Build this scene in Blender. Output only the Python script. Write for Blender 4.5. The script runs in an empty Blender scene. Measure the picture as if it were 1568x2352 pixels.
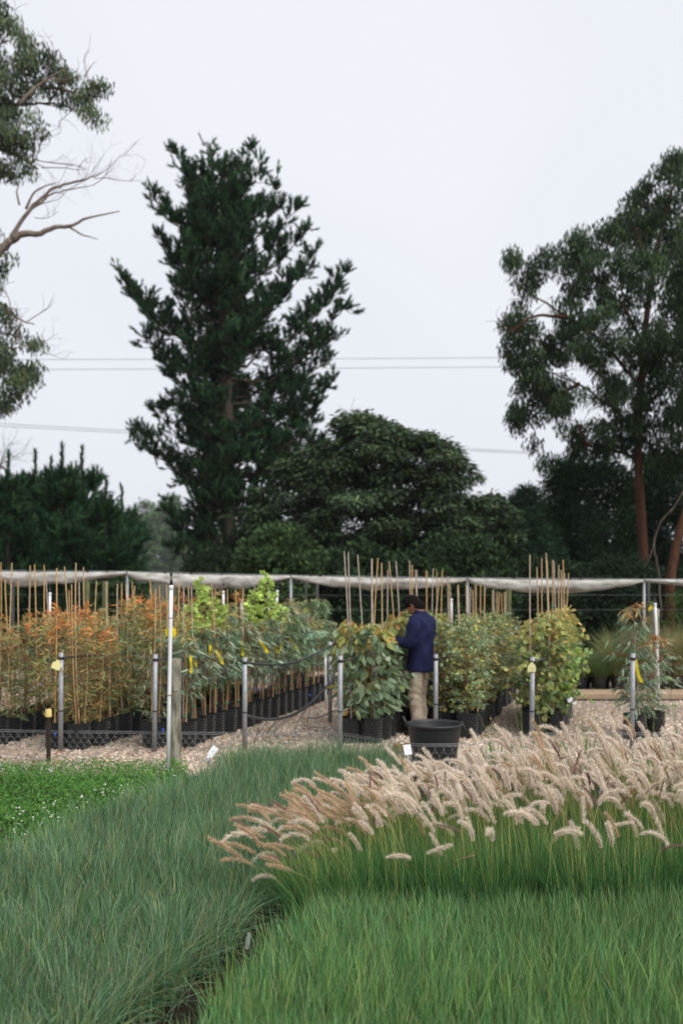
import bpy, math, random
import numpy as np
from mathutils import Vector, Matrix

rng = np.random.default_rng(11)
random.seed(11)
PI = math.pi
scene = bpy.context.scene
COL = scene.collection

# ------------------------------------------------------------------ camera, sky, sun, exposure
F, CX, HY, EYE = 2352.0, 784.0, 1320.0, 1.85     # picture grid 1568 x 2352, horizon row, eye height


def at(px, py, z=0.0):
    d = (EYE - z) * F / (py - HY)
    return np.array([(px - CX) * d / F, d, z])


def atd(px, py, d):
    return np.array([(px - CX) * d / F, d, EYE + (HY - py) * d / F])


cam_d = bpy.data.cameras.new('camera')
cam = bpy.data.objects.new('camera', cam_d)
COL.objects.link(cam)
cam.location = (0, 0, EYE)
cam.rotation_euler = (PI / 2, 0, 0)
cam_d.sensor_fit = 'VERTICAL'
cam_d.sensor_height = 36.0
cam_d.sensor_width = 24.0
cam_d.lens = 36.0
cam_d.shift_y = 144.0 / 2352.0
cam_d.clip_start = 0.1
cam_d.clip_end = 3000.0
cam_d.dof.use_dof = True
cam_d.dof.focus_distance = 6.0
cam_d.dof.aperture_fstop = 2.0
scene.camera = cam

SUN_EL, SUN_AZ = math.radians(50), math.radians(135)      # azimuth from +Y towards +X
world = bpy.data.worlds.new('World')
scene.world = world
world.use_nodes = True
nt = world.node_tree
nt.nodes.clear()
sky = nt.nodes.new('ShaderNodeTexSky')
sky.sky_type = 'NISHITA'
sky.sun_disc = False
sky.sun_elevation = SUN_EL
sky.sun_rotation = SUN_AZ
sky.dust_density = 4.0
mixc = nt.nodes.new('ShaderNodeMix')
mixc.data_type = 'RGBA'
mixc.inputs[0].default_value = 0.93
tcw = nt.nodes.new('ShaderNodeTexCoord')
cln = nt.nodes.new('ShaderNodeTexNoise')
cln.inputs['Scale'].default_value = 1.6
cln.inputs['Detail'].default_value = 2.0
clr = nt.nodes.new('ShaderNodeValToRGB')                   # pale overcast with faint cloud structure
clr.color_ramp.elements[0].position = .3
clr.color_ramp.elements[1].position = .7
clr.color_ramp.elements[0].color = (.69, .72, .80, 1)
clr.color_ramp.elements[1].color = (.81, .83, .87, 1)
clm = nt.nodes.new('ShaderNodeMix')
clm.data_type = 'RGBA'
clm.blend_type = 'MULTIPLY'
clm.inputs[0].default_value = 1
clm.inputs[7].default_value = (10, 10, 10, 1)
nt.links.new(tcw.outputs['Generated'], cln.inputs['Vector'])
nt.links.new(cln.outputs[0], clr.inputs[0])
nt.links.new(clr.outputs[0], clm.inputs[6])
nt.links.new(clm.outputs[2], mixc.inputs[7])
bg = nt.nodes.new('ShaderNodeBackground')
bg.inputs[1].default_value = 0.05
wo = nt.nodes.new('ShaderNodeOutputWorld')
nt.links.new(sky.outputs[0], mixc.inputs[6])
nt.links.new(mixc.outputs[2], bg.inputs[0])
nt.links.new(bg.outputs[0], wo.inputs[0])

sun_d = bpy.data.lights.new('sun', 'SUN')
sun = bpy.data.objects.new('sun', sun_d)
COL.objects.link(sun)
sun_d.energy = 1.5
sun_d.angle = math.radians(60)
sun_d.color = (1.0, 0.96, 0.9)
sdir = Vector((math.sin(SUN_AZ) * math.cos(SUN_EL), math.cos(SUN_AZ) * math.cos(SUN_EL), math.sin(SUN_EL)))
sun.rotation_euler = sdir.to_track_quat('Z', 'Y').to_euler()
sun.location = (0, 0, 30)

scene.view_settings.view_transform = 'Standard'
scene.view_settings.look = 'None'
scene.view_settings.exposure = 1.2
scene.view_settings.gamma = 1.0
scene.view_settings.use_curve_mapping = False
scene.render.engine = 'CYCLES'
cy = scene.cycles
cy.max_bounces = 6
cy.diffuse_bounces = 3
cy.glossy_bounces = 2
cy.transmission_bounces = 3
cy.volume_bounces = 0
cy.transparent_max_bounces = 8
cy.use_denoising = True
cy.denoiser = 'OPENIMAGEDENOISE'
cy.denoising_input_passes = 'RGB_ALBEDO_NORMAL'
cy.denoising_prefilter = 'ACCURATE'
cy.caustics_reflective = False
cy.caustics_refractive = False


# ------------------------------------------------------------------ helpers: tagging
def tag(o, label=None, cat=None, group=None, kind=None):
    if label:
        o['label'] = label
    if cat:
        o['category'] = cat
    if group:
        o['group'] = group
    if kind:
        o['kind'] = kind
    return o


def empty(name, loc=(0, 0, 0), rz=0.0, label=None, cat=None, group=None):
    o = bpy.data.objects.new(name, None)
    o.empty_display_size = 0.1
    o.location = tuple(float(v) for v in loc)
    o.rotation_euler = (0, 0, rz)
    COL.objects.link(o)
    return tag(o, label, cat, group)


def put(name, mesh, parent=None, loc=None, rot=None, scale=None):
    o = bpy.data.objects.new(name, mesh)
    COL.objects.link(o)
    if parent is not None:
        o.parent = parent
    if loc is not None:
        o.location = tuple(float(v) for v in loc)
    if rot is not None:
        o.rotation_euler = rot
    if scale is not None:
        o.scale = scale
    return o


# ------------------------------------------------------------------ helpers: geometry buffer
class Geo:
    def __init__(s):
        s.V, s.C, s.Q, s.T, s.n = [], [], [], [], 0

    def add(s, V, quads=None, tris=None, C=(1, 1, 1)):
        V = np.asarray(V, float).reshape(-1, 3)
        C = np.broadcast_to(np.asarray(C, float), (len(V), 3))
        s.V.append(V)
        s.C.append(C)
        if quads is not None and len(quads):
            s.Q.append(np.asarray(quads, int).reshape(-1, 4) + s.n)
        if tris is not None and len(tris):
            s.T.append(np.asarray(tris, int).reshape(-1, 3) + s.n)
        s.n += len(V)

    def mesh(s, name, mat, smooth=False):
        me = bpy.data.meshes.new(name)
        V = np.concatenate(s.V)
        C = np.concatenate(s.C)
        Q = np.concatenate(s.Q) if s.Q else np.zeros((0, 4), int)
        T = np.concatenate(s.T) if s.T else np.zeros((0, 3), int)
        me.vertices.add(len(V))
        me.vertices.foreach_set('co', V.astype(np.float32).ravel())
        idx = np.concatenate([Q.ravel(), T.ravel()]).astype(np.int32)
        me.loops.add(len(idx))
        me.loops.foreach_set('vertex_index', idx)
        st = np.concatenate([np.arange(len(Q)) * 4, len(Q) * 4 + np.arange(len(T)) * 3]).astype(np.int32)
        me.polygons.add(len(st))
        me.polygons.foreach_set('loop_start', st)
        me.polygons.foreach_set('use_smooth', np.full(len(st), bool(smooth)))
        a = me.attributes.new('col', 'FLOAT_COLOR', 'POINT')
        a.data.foreach_set('color', np.concatenate([C, np.ones((len(C), 1))], 1).astype(np.float32).ravel())
        me.update(calc_edges=True)
        me.validate()
        if mat:
            me.materials.append(mat)
        return me

    def obj(s, name, mat, parent=None, smooth=False, **k):
        return put(name, s.mesh(name, mat, smooth), parent, **k)


def nrm(v):
    v = np.asarray(v, float)
    return v / np.maximum(np.linalg.norm(v, axis=-1, keepdims=True), 1e-9)


def tube(g, pts, r, n=6, C=(1, 1, 1), caps=True):
    pts = np.asarray(pts, float)
    m = len(pts)
    r = np.broadcast_to(np.asarray(r, float), (m,))
    tan = np.gradient(pts, axis=0)
    tan = nrm(tan)
    ref = np.array([0.0, 0.0, 1.0]) if abs(tan[:, 2]).mean() < 0.8 else np.array([0.0, 1.0, 0.0])
    a = nrm(np.cross(tan, ref))
    b = np.cross(tan, a)
    th = np.arange(n) * 2 * PI / n
    V = pts[:, None] + r[:, None, None] * (np.cos(th)[None, :, None] * a[:, None] + np.sin(th)[None, :, None] * b[:, None])
    i = np.arange(m - 1)[:, None] * n
    j = np.arange(n)[None]
    k = (j + 1) % n
    q = np.stack([i + j, i + k, i + n + k, i + n + j], -1).reshape(-1, 4)
    V = V.reshape(-1, 3)
    tr = None
    if caps:
        V = np.concatenate([V, pts[:1], pts[-1:]])
        c0, c1 = m * n, m * n + 1
        jj = np.arange(n)
        kk = (jj + 1) % n
        tr = np.concatenate([np.stack([np.full(n, c0), kk, jj], 1),
                             np.stack([np.full(n, c1), (m - 1) * n + jj, (m - 1) * n + kk], 1)])
    g.add(V, q, tr, C)


def lathe(g, prof, n=20, C=(1, 1, 1), c=(0, 0, 0)):
    prof = np.asarray(prof, float)
    m = len(prof)
    th = np.arange(n) * 2 * PI / n
    V = np.stack([prof[:, :1] * np.cos(th), prof[:, :1] * np.sin(th), np.repeat(prof[:, 1:2], n, 1)], -1) + np.asarray(c)
    i = np.arange(m - 1)[:, None] * n
    j = np.arange(n)[None]
    k = (j + 1) % n
    g.add(V.reshape(-1, 3), np.stack([i + j, i + k, i + n + k, i + n + j], -1).reshape(-1, 4), None, C)


def loft(g, rings, n=20, C=(1, 1, 1), caps=True):
    """rings: (centre, half axis vector A, half axis vector B)"""
    th = np.arange(n) * 2 * PI / n
    V = []
    for c, A, B in rings:
        V.append(np.asarray(c)[None] + np.cos(th)[:, None] * np.asarray(A)[None] + np.sin(th)[:, None] * np.asarray(B)[None])
    m = len(rings)
    V = np.concatenate(V)
    i = np.arange(m - 1)[:, None] * n
    j = np.arange(n)[None]
    k = (j + 1) % n
    q = np.stack([i + j, i + k, i + n + k, i + n + j], -1).reshape(-1, 4)
    tr = None
    if caps:
        V = np.concatenate([V, [rings[0][0]], [rings[-1][0]]])
        jj = np.arange(n)
        kk = (jj + 1) % n
        tr = np.concatenate([np.stack([np.full(n, m * n), kk, jj], 1),
                             np.stack([np.full(n, m * n + 1), (m - 1) * n + jj, (m - 1) * n + kk], 1)])
    g.add(V, q, tr, C)


def box(g, c, s, C=(1, 1, 1), bev=0.0):
    x, y, z = (np.asarray(s, float) / 2)
    if bev <= 0:
        V = np.array([[i * x, j * y, k * z] for k in (-1, 1) for j in (-1, 1) for i in (-1, 1)]) + np.asarray(c)
        g.add(V, [(0, 2, 3, 1), (4, 5, 7, 6), (0, 1, 5, 4), (2, 6, 7, 3), (0, 4, 6, 2), (1, 3, 7, 5)], None, C)
    else:
        th = []
        rings = []
        sq = np.array([[-x, -y + bev], [-x + bev, -y], [x - bev, -y], [x, -y + bev], [x, y - bev], [x - bev, y], [-x + bev, y], [-x, y - bev]])
        V = []
        for zz, sc in ((-z, 1 - bev / max(x, y)), (-z + bev, 1), (z - bev, 1), (z, 1 - bev / max(x, y))):
            V.append(np.concatenate([sq * sc, np.full((8, 1), zz)], 1))
        V = np.concatenate(V + [np.array([[0, 0, -z], [0, 0, z]])]) + np.asarray(c)
        q, t = [], []
        for i in range(3):
            for j in range(8):
                k = (j + 1) % 8
                q.append((i * 8 + j, i * 8 + k, i * 8 + 8 + k, i * 8 + 8 + j))
        for j in range(8):
            k = (j + 1) % 8
            t += [(32, k, j), (33, 24 + j, 24 + k)]
        g.add(V, q, t, C)


def blades(g, P, L, az, lean, W, C, seg=3, tipC=None, droop=0.45):
    P = np.asarray(P, float)
    N = len(P)
    L, az, lean, W = (np.broadcast_to(np.asarray(v, float), (N,)) for v in (L, az, lean, W))
    C = np.broadcast_to(np.asarray(C, float), (N, 3))
    tipC = C if tipC is None else np.broadcast_to(np.asarray(tipC, float), (N, 3))
    t = np.linspace(0, 1, seg + 1)
    off = (lean * L)[:, None] * t ** 1.7
    up = L[:, None] * (t - droop * np.clip(lean, 0, 1.3)[:, None] ** 1.4 * t ** 2.3)
    ctr = P[:, None] + np.stack([off * np.cos(az)[:, None], off * np.sin(az)[:, None], up], -1)
    b = rng.uniform(0, PI, N)
    side = np.stack([np.cos(b), np.sin(b), np.zeros(N)], -1)[:, None]
    w = (W[:, None] * (1 - t[:-1] ** 2 * 0.75) * 0.5)[..., None]
    Lf, Rt = ctr[:, :-1] - side * w, ctr[:, :-1] + side * w
    V = np.concatenate([np.stack([Lf, Rt], 2).reshape(N, -1, 3), ctr[:, -1:]], 1)
    k = 2 * seg + 1
    base = (np.arange(N) * k)[:, None]
    q = np.concatenate([base + np.array([2 * i, 2 * i + 1, 2 * i + 3, 2 * i + 2]) for i in range(seg - 1)]) if seg > 1 else None
    tr = base + np.array([2 * seg - 2, 2 * seg - 1, 2 * seg])
    f = np.concatenate([np.repeat(t[:-1], 2), [1.0]])[None, :, None]
    cc = C[:, None] * (1 - f) + tipC[:, None] * f
    g.add(V.reshape(-1, 3), q, tr, cc.reshape(-1, 3))


LEAF = {
    'diamond': (np.array([[0, 0], [.45, -.5], [1, 0], [.45, .5]]), [(0, 1, 2, 3)], []),
    'lance': (np.array([[0, 0], [.3, -.5], [.3, .5], [.68, -.34], [.68, .34], [1, 0]]), [(1, 3, 4, 2)], [(0, 1, 2), (3, 5, 4)]),
    'oval': (np.array([[0, 0], [.18, -.36], [.18, .36], [.48, -.5], [.48, .5], [.8, -.28], [.8, .28], [1, 0]]), [(1, 3, 4, 2), (3, 5, 6, 4)], [(0, 1, 2), (5, 7, 6)]),
    'lobed': (np.array([[0, 0], [.2, -.5], [.45, -.25], [.6, -.5], [.7, -.18], [1, 0], [.7, .18], [.6, .5], [.45, .25], [.2, .5]]),
              [(0, 1, 2, 5), (0, 5, 8, 9)], [(2, 3, 4), (2, 4, 5), (8, 5, 6), (8, 6, 7)]),
}


def leaves(g, P, D, L, W, C, shape='lance', bend=0.25, up=None):
    P = np.asarray(P, float)
    N = len(P)
    D = nrm(np.broadcast_to(D, (N, 3)))
    L = np.broadcast_to(np.asarray(L, float), (N,))
    W = np.broadcast_to(np.asarray(W, float), (N,))
    C = np.broadcast_to(np.asarray(C, float), (N, 3))
    rv = rng.normal(size=(N, 3)) if up is None else np.asarray(up, float) + rng.normal(scale=.35, size=(N, 3))
    S = nrm(np.cross(D, rv))
    Nn = np.cross(S, D)
    T, Q, Tr = LEAF[shape]
    u, v = T[:, 0], T[:, 1]
    bd = rng.uniform(-bend, bend, N) if up is None else -rng.uniform(0, bend, N)
    V = (P[:, None] + (u[None, :, None] * L[:, None, None]) * D[:, None] + (v[None, :, None] * W[:, None, None]) * S[:, None]
         + ((u ** 2)[None, :, None] * (bd * L)[:, None, None]) * Nn[:, None])
    k = len(T)
    base = (np.arange(N) * k)[:, None]
    q = np.concatenate([base + np.array(f) for f in Q]) if Q else None
    tr = np.concatenate([base + np.array(f) for f in Tr]) if Tr else None
    g.add(V.reshape(-1, 3), q, tr, np.repeat(C, k, 0))


def needles(g, P, D, L, K, nl, w, C, spread=0.8):
    """bottle-brush shoots: base P, axis D, length L, K needles each"""
    N = len(P)
    D = nrm(D)
    P, D, L = np.repeat(P, K, 0), np.repeat(D, K, 0), np.repeat(np.broadcast_to(L, (N,)), K)
    C = np.repeat(np.broadcast_to(C, (N, 3)), K, 0) * rng.uniform(.8, 1.2, (N * K, 1))
    M = N * K
    pr = nrm(np.cross(D, rng.normal(size=(M, 3))))
    a = rng.uniform(.35, 1.0, M) * spread
    t = rng.uniform(.05, 1, M)
    a = a * (1.1 - .5 * t)
    nd = D * np.cos(a)[:, None] + pr * np.sin(a)[:, None]
    b = P + D * (t * L)[:, None]
    sd = nrm(np.cross(nd, rng.normal(size=(M, 3)))) * w / 2
    ln = nl * rng.uniform(.7, 1.15, M)
    V = np.stack([b - sd, b + sd, b + nd * ln[:, None]], 1).reshape(-1, 3)
    g.add(V, None, np.arange(M * 3).reshape(-1, 3), np.repeat(C, 3, 0))


def pal(cols, N, var=0.18, wts=None):
    cols = np.asarray(cols, float)
    i = rng.choice(len(cols), N, p=None if wts is None else np.asarray(wts) / np.sum(wts))
    return np.clip(cols[i] * (1 + rng.normal(scale=var, size=(N, 1))), .003, 1)


def in_poly(P, poly):
    x, y = P[:, 0], P[:, 1]
    res = np.zeros(len(P), bool)
    n = len(poly)
    for i in range(n):
        x0, y0 = poly[i]
        x1, y1 = poly[(i + 1) % n]
        c = ((y0 > y) != (y1 > y)) & (x < (x1 - x0) * (y - y0) / (y1 - y0 + 1e-12) + x0)
        res ^= c
    return res


def edge_dist(P, poly):
    d = np.full(len(P), 1e9)
    n = len(poly)
    for i in range(n):
        a = np.asarray(poly[i], float)
        b = np.asarray(poly[(i + 1) % n], float)
        ab = b - a
        t = np.clip(((P - a) @ ab) / (ab @ ab), 0, 1)
        d = np.minimum(d, np.linalg.norm(P - a - t[:, None] * ab, axis=1))
    return d


def sample_poly(poly, n):
    poly = np.asarray(poly, float)
    lo, hi = poly.min(0), poly.max(0)
    out = np.zeros((0, 2))
    while len(out) < n:
        P = rng.uniform(lo, hi, (n * 3, 2))
        out = np.concatenate([out, P[in_poly(P, poly)]])
    return out[:n]


# ------------------------------------------------------------------ materials
def new_mat(name):
    m = bpy.data.materials.new(name)
    m.use_nodes = True
    t = m.node_tree
    t.nodes.clear()
    out = t.nodes.new('ShaderNodeOutputMaterial')
    return m, t, out


def plain(name, c, rough=.6, spec=.4, metal=0.0, noise=0.0, nscale=8.0, c2=None, bump=0.0, bscale=60.0, stretch=None, attr=False):
    m, t, out = new_mat(name)
    p = t.nodes.new('ShaderNodeBsdfPrincipled')
    p.inputs['Roughness'].default_value = rough
    p.inputs['Specular IOR Level'].default_value = spec
    p.inputs['Metallic'].default_value = metal
    p.inputs['Base Color'].default_value = (*c, 1)
    t.links.new(p.outputs[0], out.inputs[0])
    tc = t.nodes.new('ShaderNodeTexCoord')
    vec = tc.outputs['Object']
    if stretch:
        mp = t.nodes.new('ShaderNodeMapping')
        mp.inputs['Scale'].default_value = stretch
        t.links.new(vec, mp.inputs[0])
        vec = mp.outputs[0]
    src = None
    if attr:
        a = t.nodes.new('ShaderNodeAttribute')
        a.attribute_name = 'col'
        src = a.outputs['Color']
    if noise > 0:
        n = t.nodes.new('ShaderNodeTexNoise')
        n.inputs['Scale'].default_value = nscale
        n.inputs['Detail'].default_value = 6
        n.inputs['Roughness'].default_value = .65
        t.links.new(vec, n.inputs['Vector'])
        r = t.nodes.new('ShaderNodeValToRGB')
        r.color_ramp.elements[0].position = .5 - .25 / max(noise, .01) * .5
        r.color_ramp.elements[1].position = .5 + .25 / max(noise, .01) * .5
        d2 = c2 if c2 else tuple(v * (1 - .5 * noise) for v in c)
        r.color_ramp.elements[0].color = (*d2, 1)
        r.color_ramp.elements[1].color = (*c, 1)
        t.links.new(n.outputs[0], r.inputs[0])
        if src is not None:
            mx = t.nodes.new('ShaderNodeMix')
            mx.data_type = 'RGBA'
            mx.blend_type = 'MULTIPLY'
            mx.inputs[0].default_value = 1
            t.links.new(src, mx.inputs[6])
            t.links.new(r.outputs[0], mx.inputs[7])
            src = mx.outputs[2]
        else:
            src = r.outputs[0]
    if src is not None:
        t.links.new(src, p.inputs['Base Color'])
    if bump > 0:
        n2 = t.nodes.new('ShaderNodeTexNoise')
        n2.inputs['Scale'].default_value = bscale
        n2.inputs['Detail'].default_value = 5
        t.links.new(vec, n2.inputs['Vector'])
        b = t.nodes.new('ShaderNodeBump')
        b.inputs['Strength'].default_value = bump
        b.inputs['Distance'].default_value = .02
        t.links.new(n2.outputs[0], b.inputs['Height'])
        t.links.new(b.outputs[0], p.inputs['Normal'])
    return m


def leaf_mat(name, transl=.3, rough=.5, spec=.35, gain=1.0, tint=(1, 1, 1)):
    m, t, out = new_mat(name)
    a = t.nodes.new('ShaderNodeAttribute')
    a.attribute_name = 'col'
    g = t.nodes.new('ShaderNodeMix')
    g.data_type = 'RGBA'
    g.blend_type = 'MULTIPLY'
    g.inputs[0].default_value = 1
    g.inputs[7].default_value = (gain * tint[0], gain * tint[1], gain * tint[2], 1)
    t.links.new(a.outputs['Color'], g.inputs[6])
    p = t.nodes.new('ShaderNodeBsdfPrincipled')
    p.inputs['Roughness'].default_value = rough
    p.inputs['Specular IOR Level'].default_value = spec
    t.links.new(g.outputs[2], p.inputs['Base Color'])
    if transl > 0:
        tr = t.nodes.new('ShaderNodeBsdfTranslucent')
        t.links.new(g.outputs[2], tr.inputs[0])
        mx = t.nodes.new('ShaderNodeMixShader')
        mx.inputs[0].default_value = transl
        t.links.new(p.outputs[0], mx.inputs[1])
        t.links.new(tr.outputs[0], mx.inputs[2])
        t.links.new(mx.outputs[0], out.inputs[0])
    else:
        t.links.new(p.outputs[0], out.inputs[0])
    return m


M = dict(
    ground=plain('rough_ground', (.06, .065, .035), .95, .1, noise=.9, nscale=1.5, c2=(.035, .03, .02), bump=.5, bscale=12),
    gravel=plain('gravel', (.43, .35, .28), .95, .15, noise=.9, nscale=30, c2=(.25, .2, .16), bump=.9, bscale=90),
    chips=plain('stone_chips', (1, 1, 1), .9, .2, attr=True),
    soil=plain('damp_soil', (.03, .022, .015), 1, .1, noise=.9, nscale=20, bump=.8, bscale=40),
    grass=leaf_mat('grass_blades', .32, .42, .2, gain=1.05, tint=(.96, 1.02, .98)),
    tree=leaf_mat('tree_leaves', .2, .7, .05, gain=1.5),
    needle=leaf_mat('pine_needles', .1, .6, .06, gain=1.4),
    plant=leaf_mat('sapling_leaves', .35, .45, .25, gain=1.8),
    plume=leaf_mat('seed_head_bristles', .5, .8, .05),
    petal=leaf_mat('petals', .3, .6, .2),
    bark=plain('grey_bark', (.13, .1, .08), .95, .1, noise=.9, nscale=6, c2=(.05, .04, .032), bump=.8, bscale=20, stretch=(3, 3, .6)),
    redbark=plain('red_brown_bark', (.11, .05, .028), .9, .1, noise=.9, nscale=5, c2=(.05, .026, .018), bump=.6, bscale=15, stretch=(3, 3, .5)),
    palebark=plain('pale_bark', (.3, .25, .2), .9, .15, noise=.9, nscale=4, c2=(.13, .1, .085), bump=.4, bscale=14),
    deadwood=plain('dead_twigs', (.14, .11, .1), .95, .1, noise=.7, nscale=5),
    stem=plain('woody_stem', (.2, .11, .06), .8, .2, noise=.8, nscale=30, c2=(.13, .09, .04)),
    bamboo=plain('bamboo_cane', (1, 1, 1), .55, .35, noise=.7, nscale=14, c2=(.72, .66, .6), stretch=(1, 1, 4), attr=True),
    pot=plain('black_pot_plastic', (.014, .0145, .016), .38, .5, bump=.15, bscale=80),
    tub=plain('black_tub_plastic', (.018, .019, .021), .45, .45, noise=.5, nscale=9, bump=.1, bscale=50),
    steel=plain('galvanised_steel', (.36, .37, .39), .5, .5, metal=.35, noise=.6, nscale=18, c2=(.24, .25, .27), bump=.08, bscale=60),
    darksteel=plain('dull_steel', (.1, .1, .1), .6, .4, metal=.3, noise=.5, nscale=14),
    wire=plain('wire', (.22, .23, .24), .5, .5, metal=.4),
    hexwire=plain('galvanised_netting', (.3, .31, .31), .6, .4, metal=.3),
    pvc=plain('white_pipe', (.82, .82, .84), .4, .45, noise=.25, nscale=10, c2=(.72, .72, .72)),
    black=plain('black_plastic', (.012, .012, .013), .4, .5),
    hose=plain('grey_black_hose', (.05, .052, .057), .55, .4, noise=.5, nscale=30),
    yellow=plain('yellow_tag_plastic', (.75, .6, .02), .45, .4, noise=.2, nscale=20),
    paleyellow=plain('faded_yellow_tag', (.78, .72, .34), .5, .4, noise=.3, nscale=30),
    cap=plain('cream_yellow_cap', (.68, .52, .2), .6, .3, noise=.3, nscale=30),
    ink=plain('faded_ink', (.5, .49, .34), .7, .2),
    green=plain('green_tie', (.03, .3, .16), .5, .4),
    blue=plain('blue_plastic', (.02, .1, .5), .45, .4),
    brownstake=plain('dark_brown_stake', (.035, .022, .016), .7, .3, noise=.6, nscale=14, stretch=(1, 1, .2)),
    timber=plain('weathered_timber', (.36, .34, .27), .9, .15, noise=.95, nscale=9, c2=(.09, .085, .06), bump=.8, bscale=30, stretch=(2.5, 2.5, .45)),
    mossy=plain('mossy_timber', (.16, .17, .08), .95, .1, noise=.9, nscale=7, c2=(.07, .08, .035), bump=.6, bscale=30, stretch=(2.5, 2.5, .5)),
    net=plain('bunched_shade_cloth', (.56, .545, .52), .9, .1, noise=.75, nscale=7, c2=(.2, .19, .16), bump=.7, bscale=35, stretch=(.5, 1, 1.4)),
    card=plain('white_label', (.82, .83, .86), .45, .4),
    tan=plain('tan_sleeper', (.42, .31, .21), .9, .15, noise=.6, nscale=6, c2=(.3, .22, .15), bump=.3, bscale=30),
    brick=plain('orange_brown_brick', (.3, .15, .06), .9, .15, noise=.7, nscale=14, bump=.4, bscale=40),
    skin=plain('skin', (.33, .15, .085), .5, .35, noise=.25, nscale=18),
    hair=plain('black_hair', (.008, .0065, .006), .75, .08, noise=.5, nscale=60, bump=.6, bscale=120),
    navy=plain('navy_cotton', (.0125, .0155, .055), .85, .15, noise=.35, nscale=7, bump=.35, bscale=9),
    khaki=plain('khaki_cotton', (.43, .36, .28), .9, .12, noise=.35, nscale=9, bump=.5, bscale=13, stretch=(1, 1, 2.2)),
    boot=plain('dark_boot', (.03, .022, .018), .6, .4),
)

# ------------------------------------------------------------------ ground, yard, soil, air
def sheet(name, poly, z, mat, kind='structure'):
    me = bpy.data.meshes.new(name)
    me.from_pydata([(x, y, z) for x, y in poly], [], [list(range(len(poly)))])
    me.materials.append(mat)
    return tag(put(name, me), kind=kind)


g_ = Geo()
ax = np.concatenate([[-700, -300, -120], np.linspace(-60, 60, 41), [120, 300, 700]])
X, Y = np.meshgrid(ax, ax + 40)
Z = np.zeros_like(X) + np.where(Y > 24, rng.normal(scale=.06, size=X.shape), 0)
n_ = len(ax)
ii, jj = np.meshgrid(np.arange(n_ - 1), np.arange(n_ - 1))
b_ = (jj * n_ + ii).ravel()
g_.add(np.stack([X, Y, Z], -1).reshape(-1, 3), np.stack([b_, b_ + 1, b_ + n_ + 1, b_ + n_], 1))
tag(g_.obj('ground', M['ground']), kind='structure')
sheet('gravel_yard', [(-14, 9.35), (14, 9.35), (14, 19.5), (-14, 19.5)], .012, M['gravel'])
sheet('soil_bed', [(-9, 2.2), (9, 2.2), (9, 9.3), (-9, 9.3)], .006, M['soil'])

vm, vt, vo = new_mat('pale_air')
pv = vt.nodes.new('ShaderNodeVolumePrincipled')
pv.inputs['Color'].default_value = (.96, .97, 1, 1)
pv.inputs['Density'].default_value = .00028
pv.inputs['Density Attribute'].default_value = ''
pv.inputs['Anisotropy'].default_value = .2
vt.links.new(pv.outputs[0], vo.inputs['Volume'])
vm.cycles.homogeneous_volume = True
hz = Geo()
box(hz, (0, 160, 15), (900, 520, 32))
tag(hz.obj('haze', vm), kind='stuff')

# loose stone chips over the yard
chp = []
P = np.stack([rng.uniform(-8, 8, 60000), 9.45 + rng.beta(1.0, 2.0, 60000) * 6.5], 1)
P = P[np.abs(P[:, 0]) < P[:, 1] * .36][:30000]
n = len(P)
sz = rng.uniform(.010, .026, n)
an = rng.uniform(0, 2 * PI, n)
V = []
for k in range(4):
    a_ = an + k * PI / 2 + rng.uniform(-.4, .4, n)
    rr = sz * rng.uniform(.7, 1.3, n)
    V.append(np.stack([P[:, 0] + rr * np.cos(a_), P[:, 1] + rr * np.sin(a_), .012 + rng.uniform(-.002, .006, n)], 1))
V.append(np.stack([P[:, 0] + rng.normal(scale=.004, size=n), P[:, 1] + rng.normal(scale=.004, size=n), .014 + sz * rng.uniform(.4, .9, n)], 1))
V = np.stack(V, 1).reshape(-1, 3)
bs = (np.arange(n) * 5)[:, None]
cg = Geo()
cg.add(V, None, np.concatenate([bs + np.array([k, (k + 1) % 4, 4]) for k in range(4)]),
       np.repeat((1 + .3 * np.sin(P[:, 0] * 1.7 + 2 * np.sin(P[:, 1] * 1.1)) * np.sin(P[:, 1] * 2.3 + P[:, 0]))[:, None] * pal([(.46, .37, .3), (.38, .3, .24), (.55, .46, .39), (.26, .22, .18), (.47, .36, .27)], n, .2), 5, 0))
tag(cg.obj('gravel_chips', M['chips']), 'loose tan stone chips covering the nursery yard', None, None, 'stuff')


# ------------------------------------------------------------------ trees
def twigs(g, p, d, length, r, depth, nsub=3, n=4, C=(1, 1, 1), out=None, lift=.15):
    m = 4
    pts = [np.array(p, float)]
    d = nrm(d)
    for i in range(m):
        d = nrm(d + rng.normal(scale=.2, size=3) + np.array([0, 0, lift * .3]))
        pts.append(pts[-1] + d * length / m)
    tube(g, pts, np.linspace(r, r * .45, m + 1), n, C, caps=False)
    if out is not None:
        out.append((pts[-1], d))
    if depth > 0:
        for k in range(nsub):
            i = rng.integers(1, m + 1)
            dd = nrm(d + rng.normal(scale=.55, size=3))
            twigs(g, pts[i], dd, length * rng.uniform(.45, .75), r * .5, depth - 1, nsub, 3, C, out, lift)


def limb(g, px, D, r0, r1, n=7):
    """a limb through picture-grid points, at distance D (a number or one per point)"""
    D = np.broadcast_to(np.asarray(D, float), (len(px),))
    P = np.array([atd(a, b, d) for (a, b), d in zip(px, D)])
    t = np.linspace(0, 1, len(P))
    tt = np.linspace(0, 1, len(P) * 3)
    Q = np.stack([np.interp(tt, t, P[:, k]) for k in range(3)], 1)
    Q[1:-1] = (Q[:-2] + Q[1:-1] * 2 + Q[2:]) / 4
    w = np.linalg.norm(np.diff(Q, axis=0), axis=1).mean()
    Q[1:-1] += rng.normal(scale=.07 * w, size=Q[1:-1].shape)
    tube(g, Q, np.linspace(r0, r1, len(Q)), n)
    return Q


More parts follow.
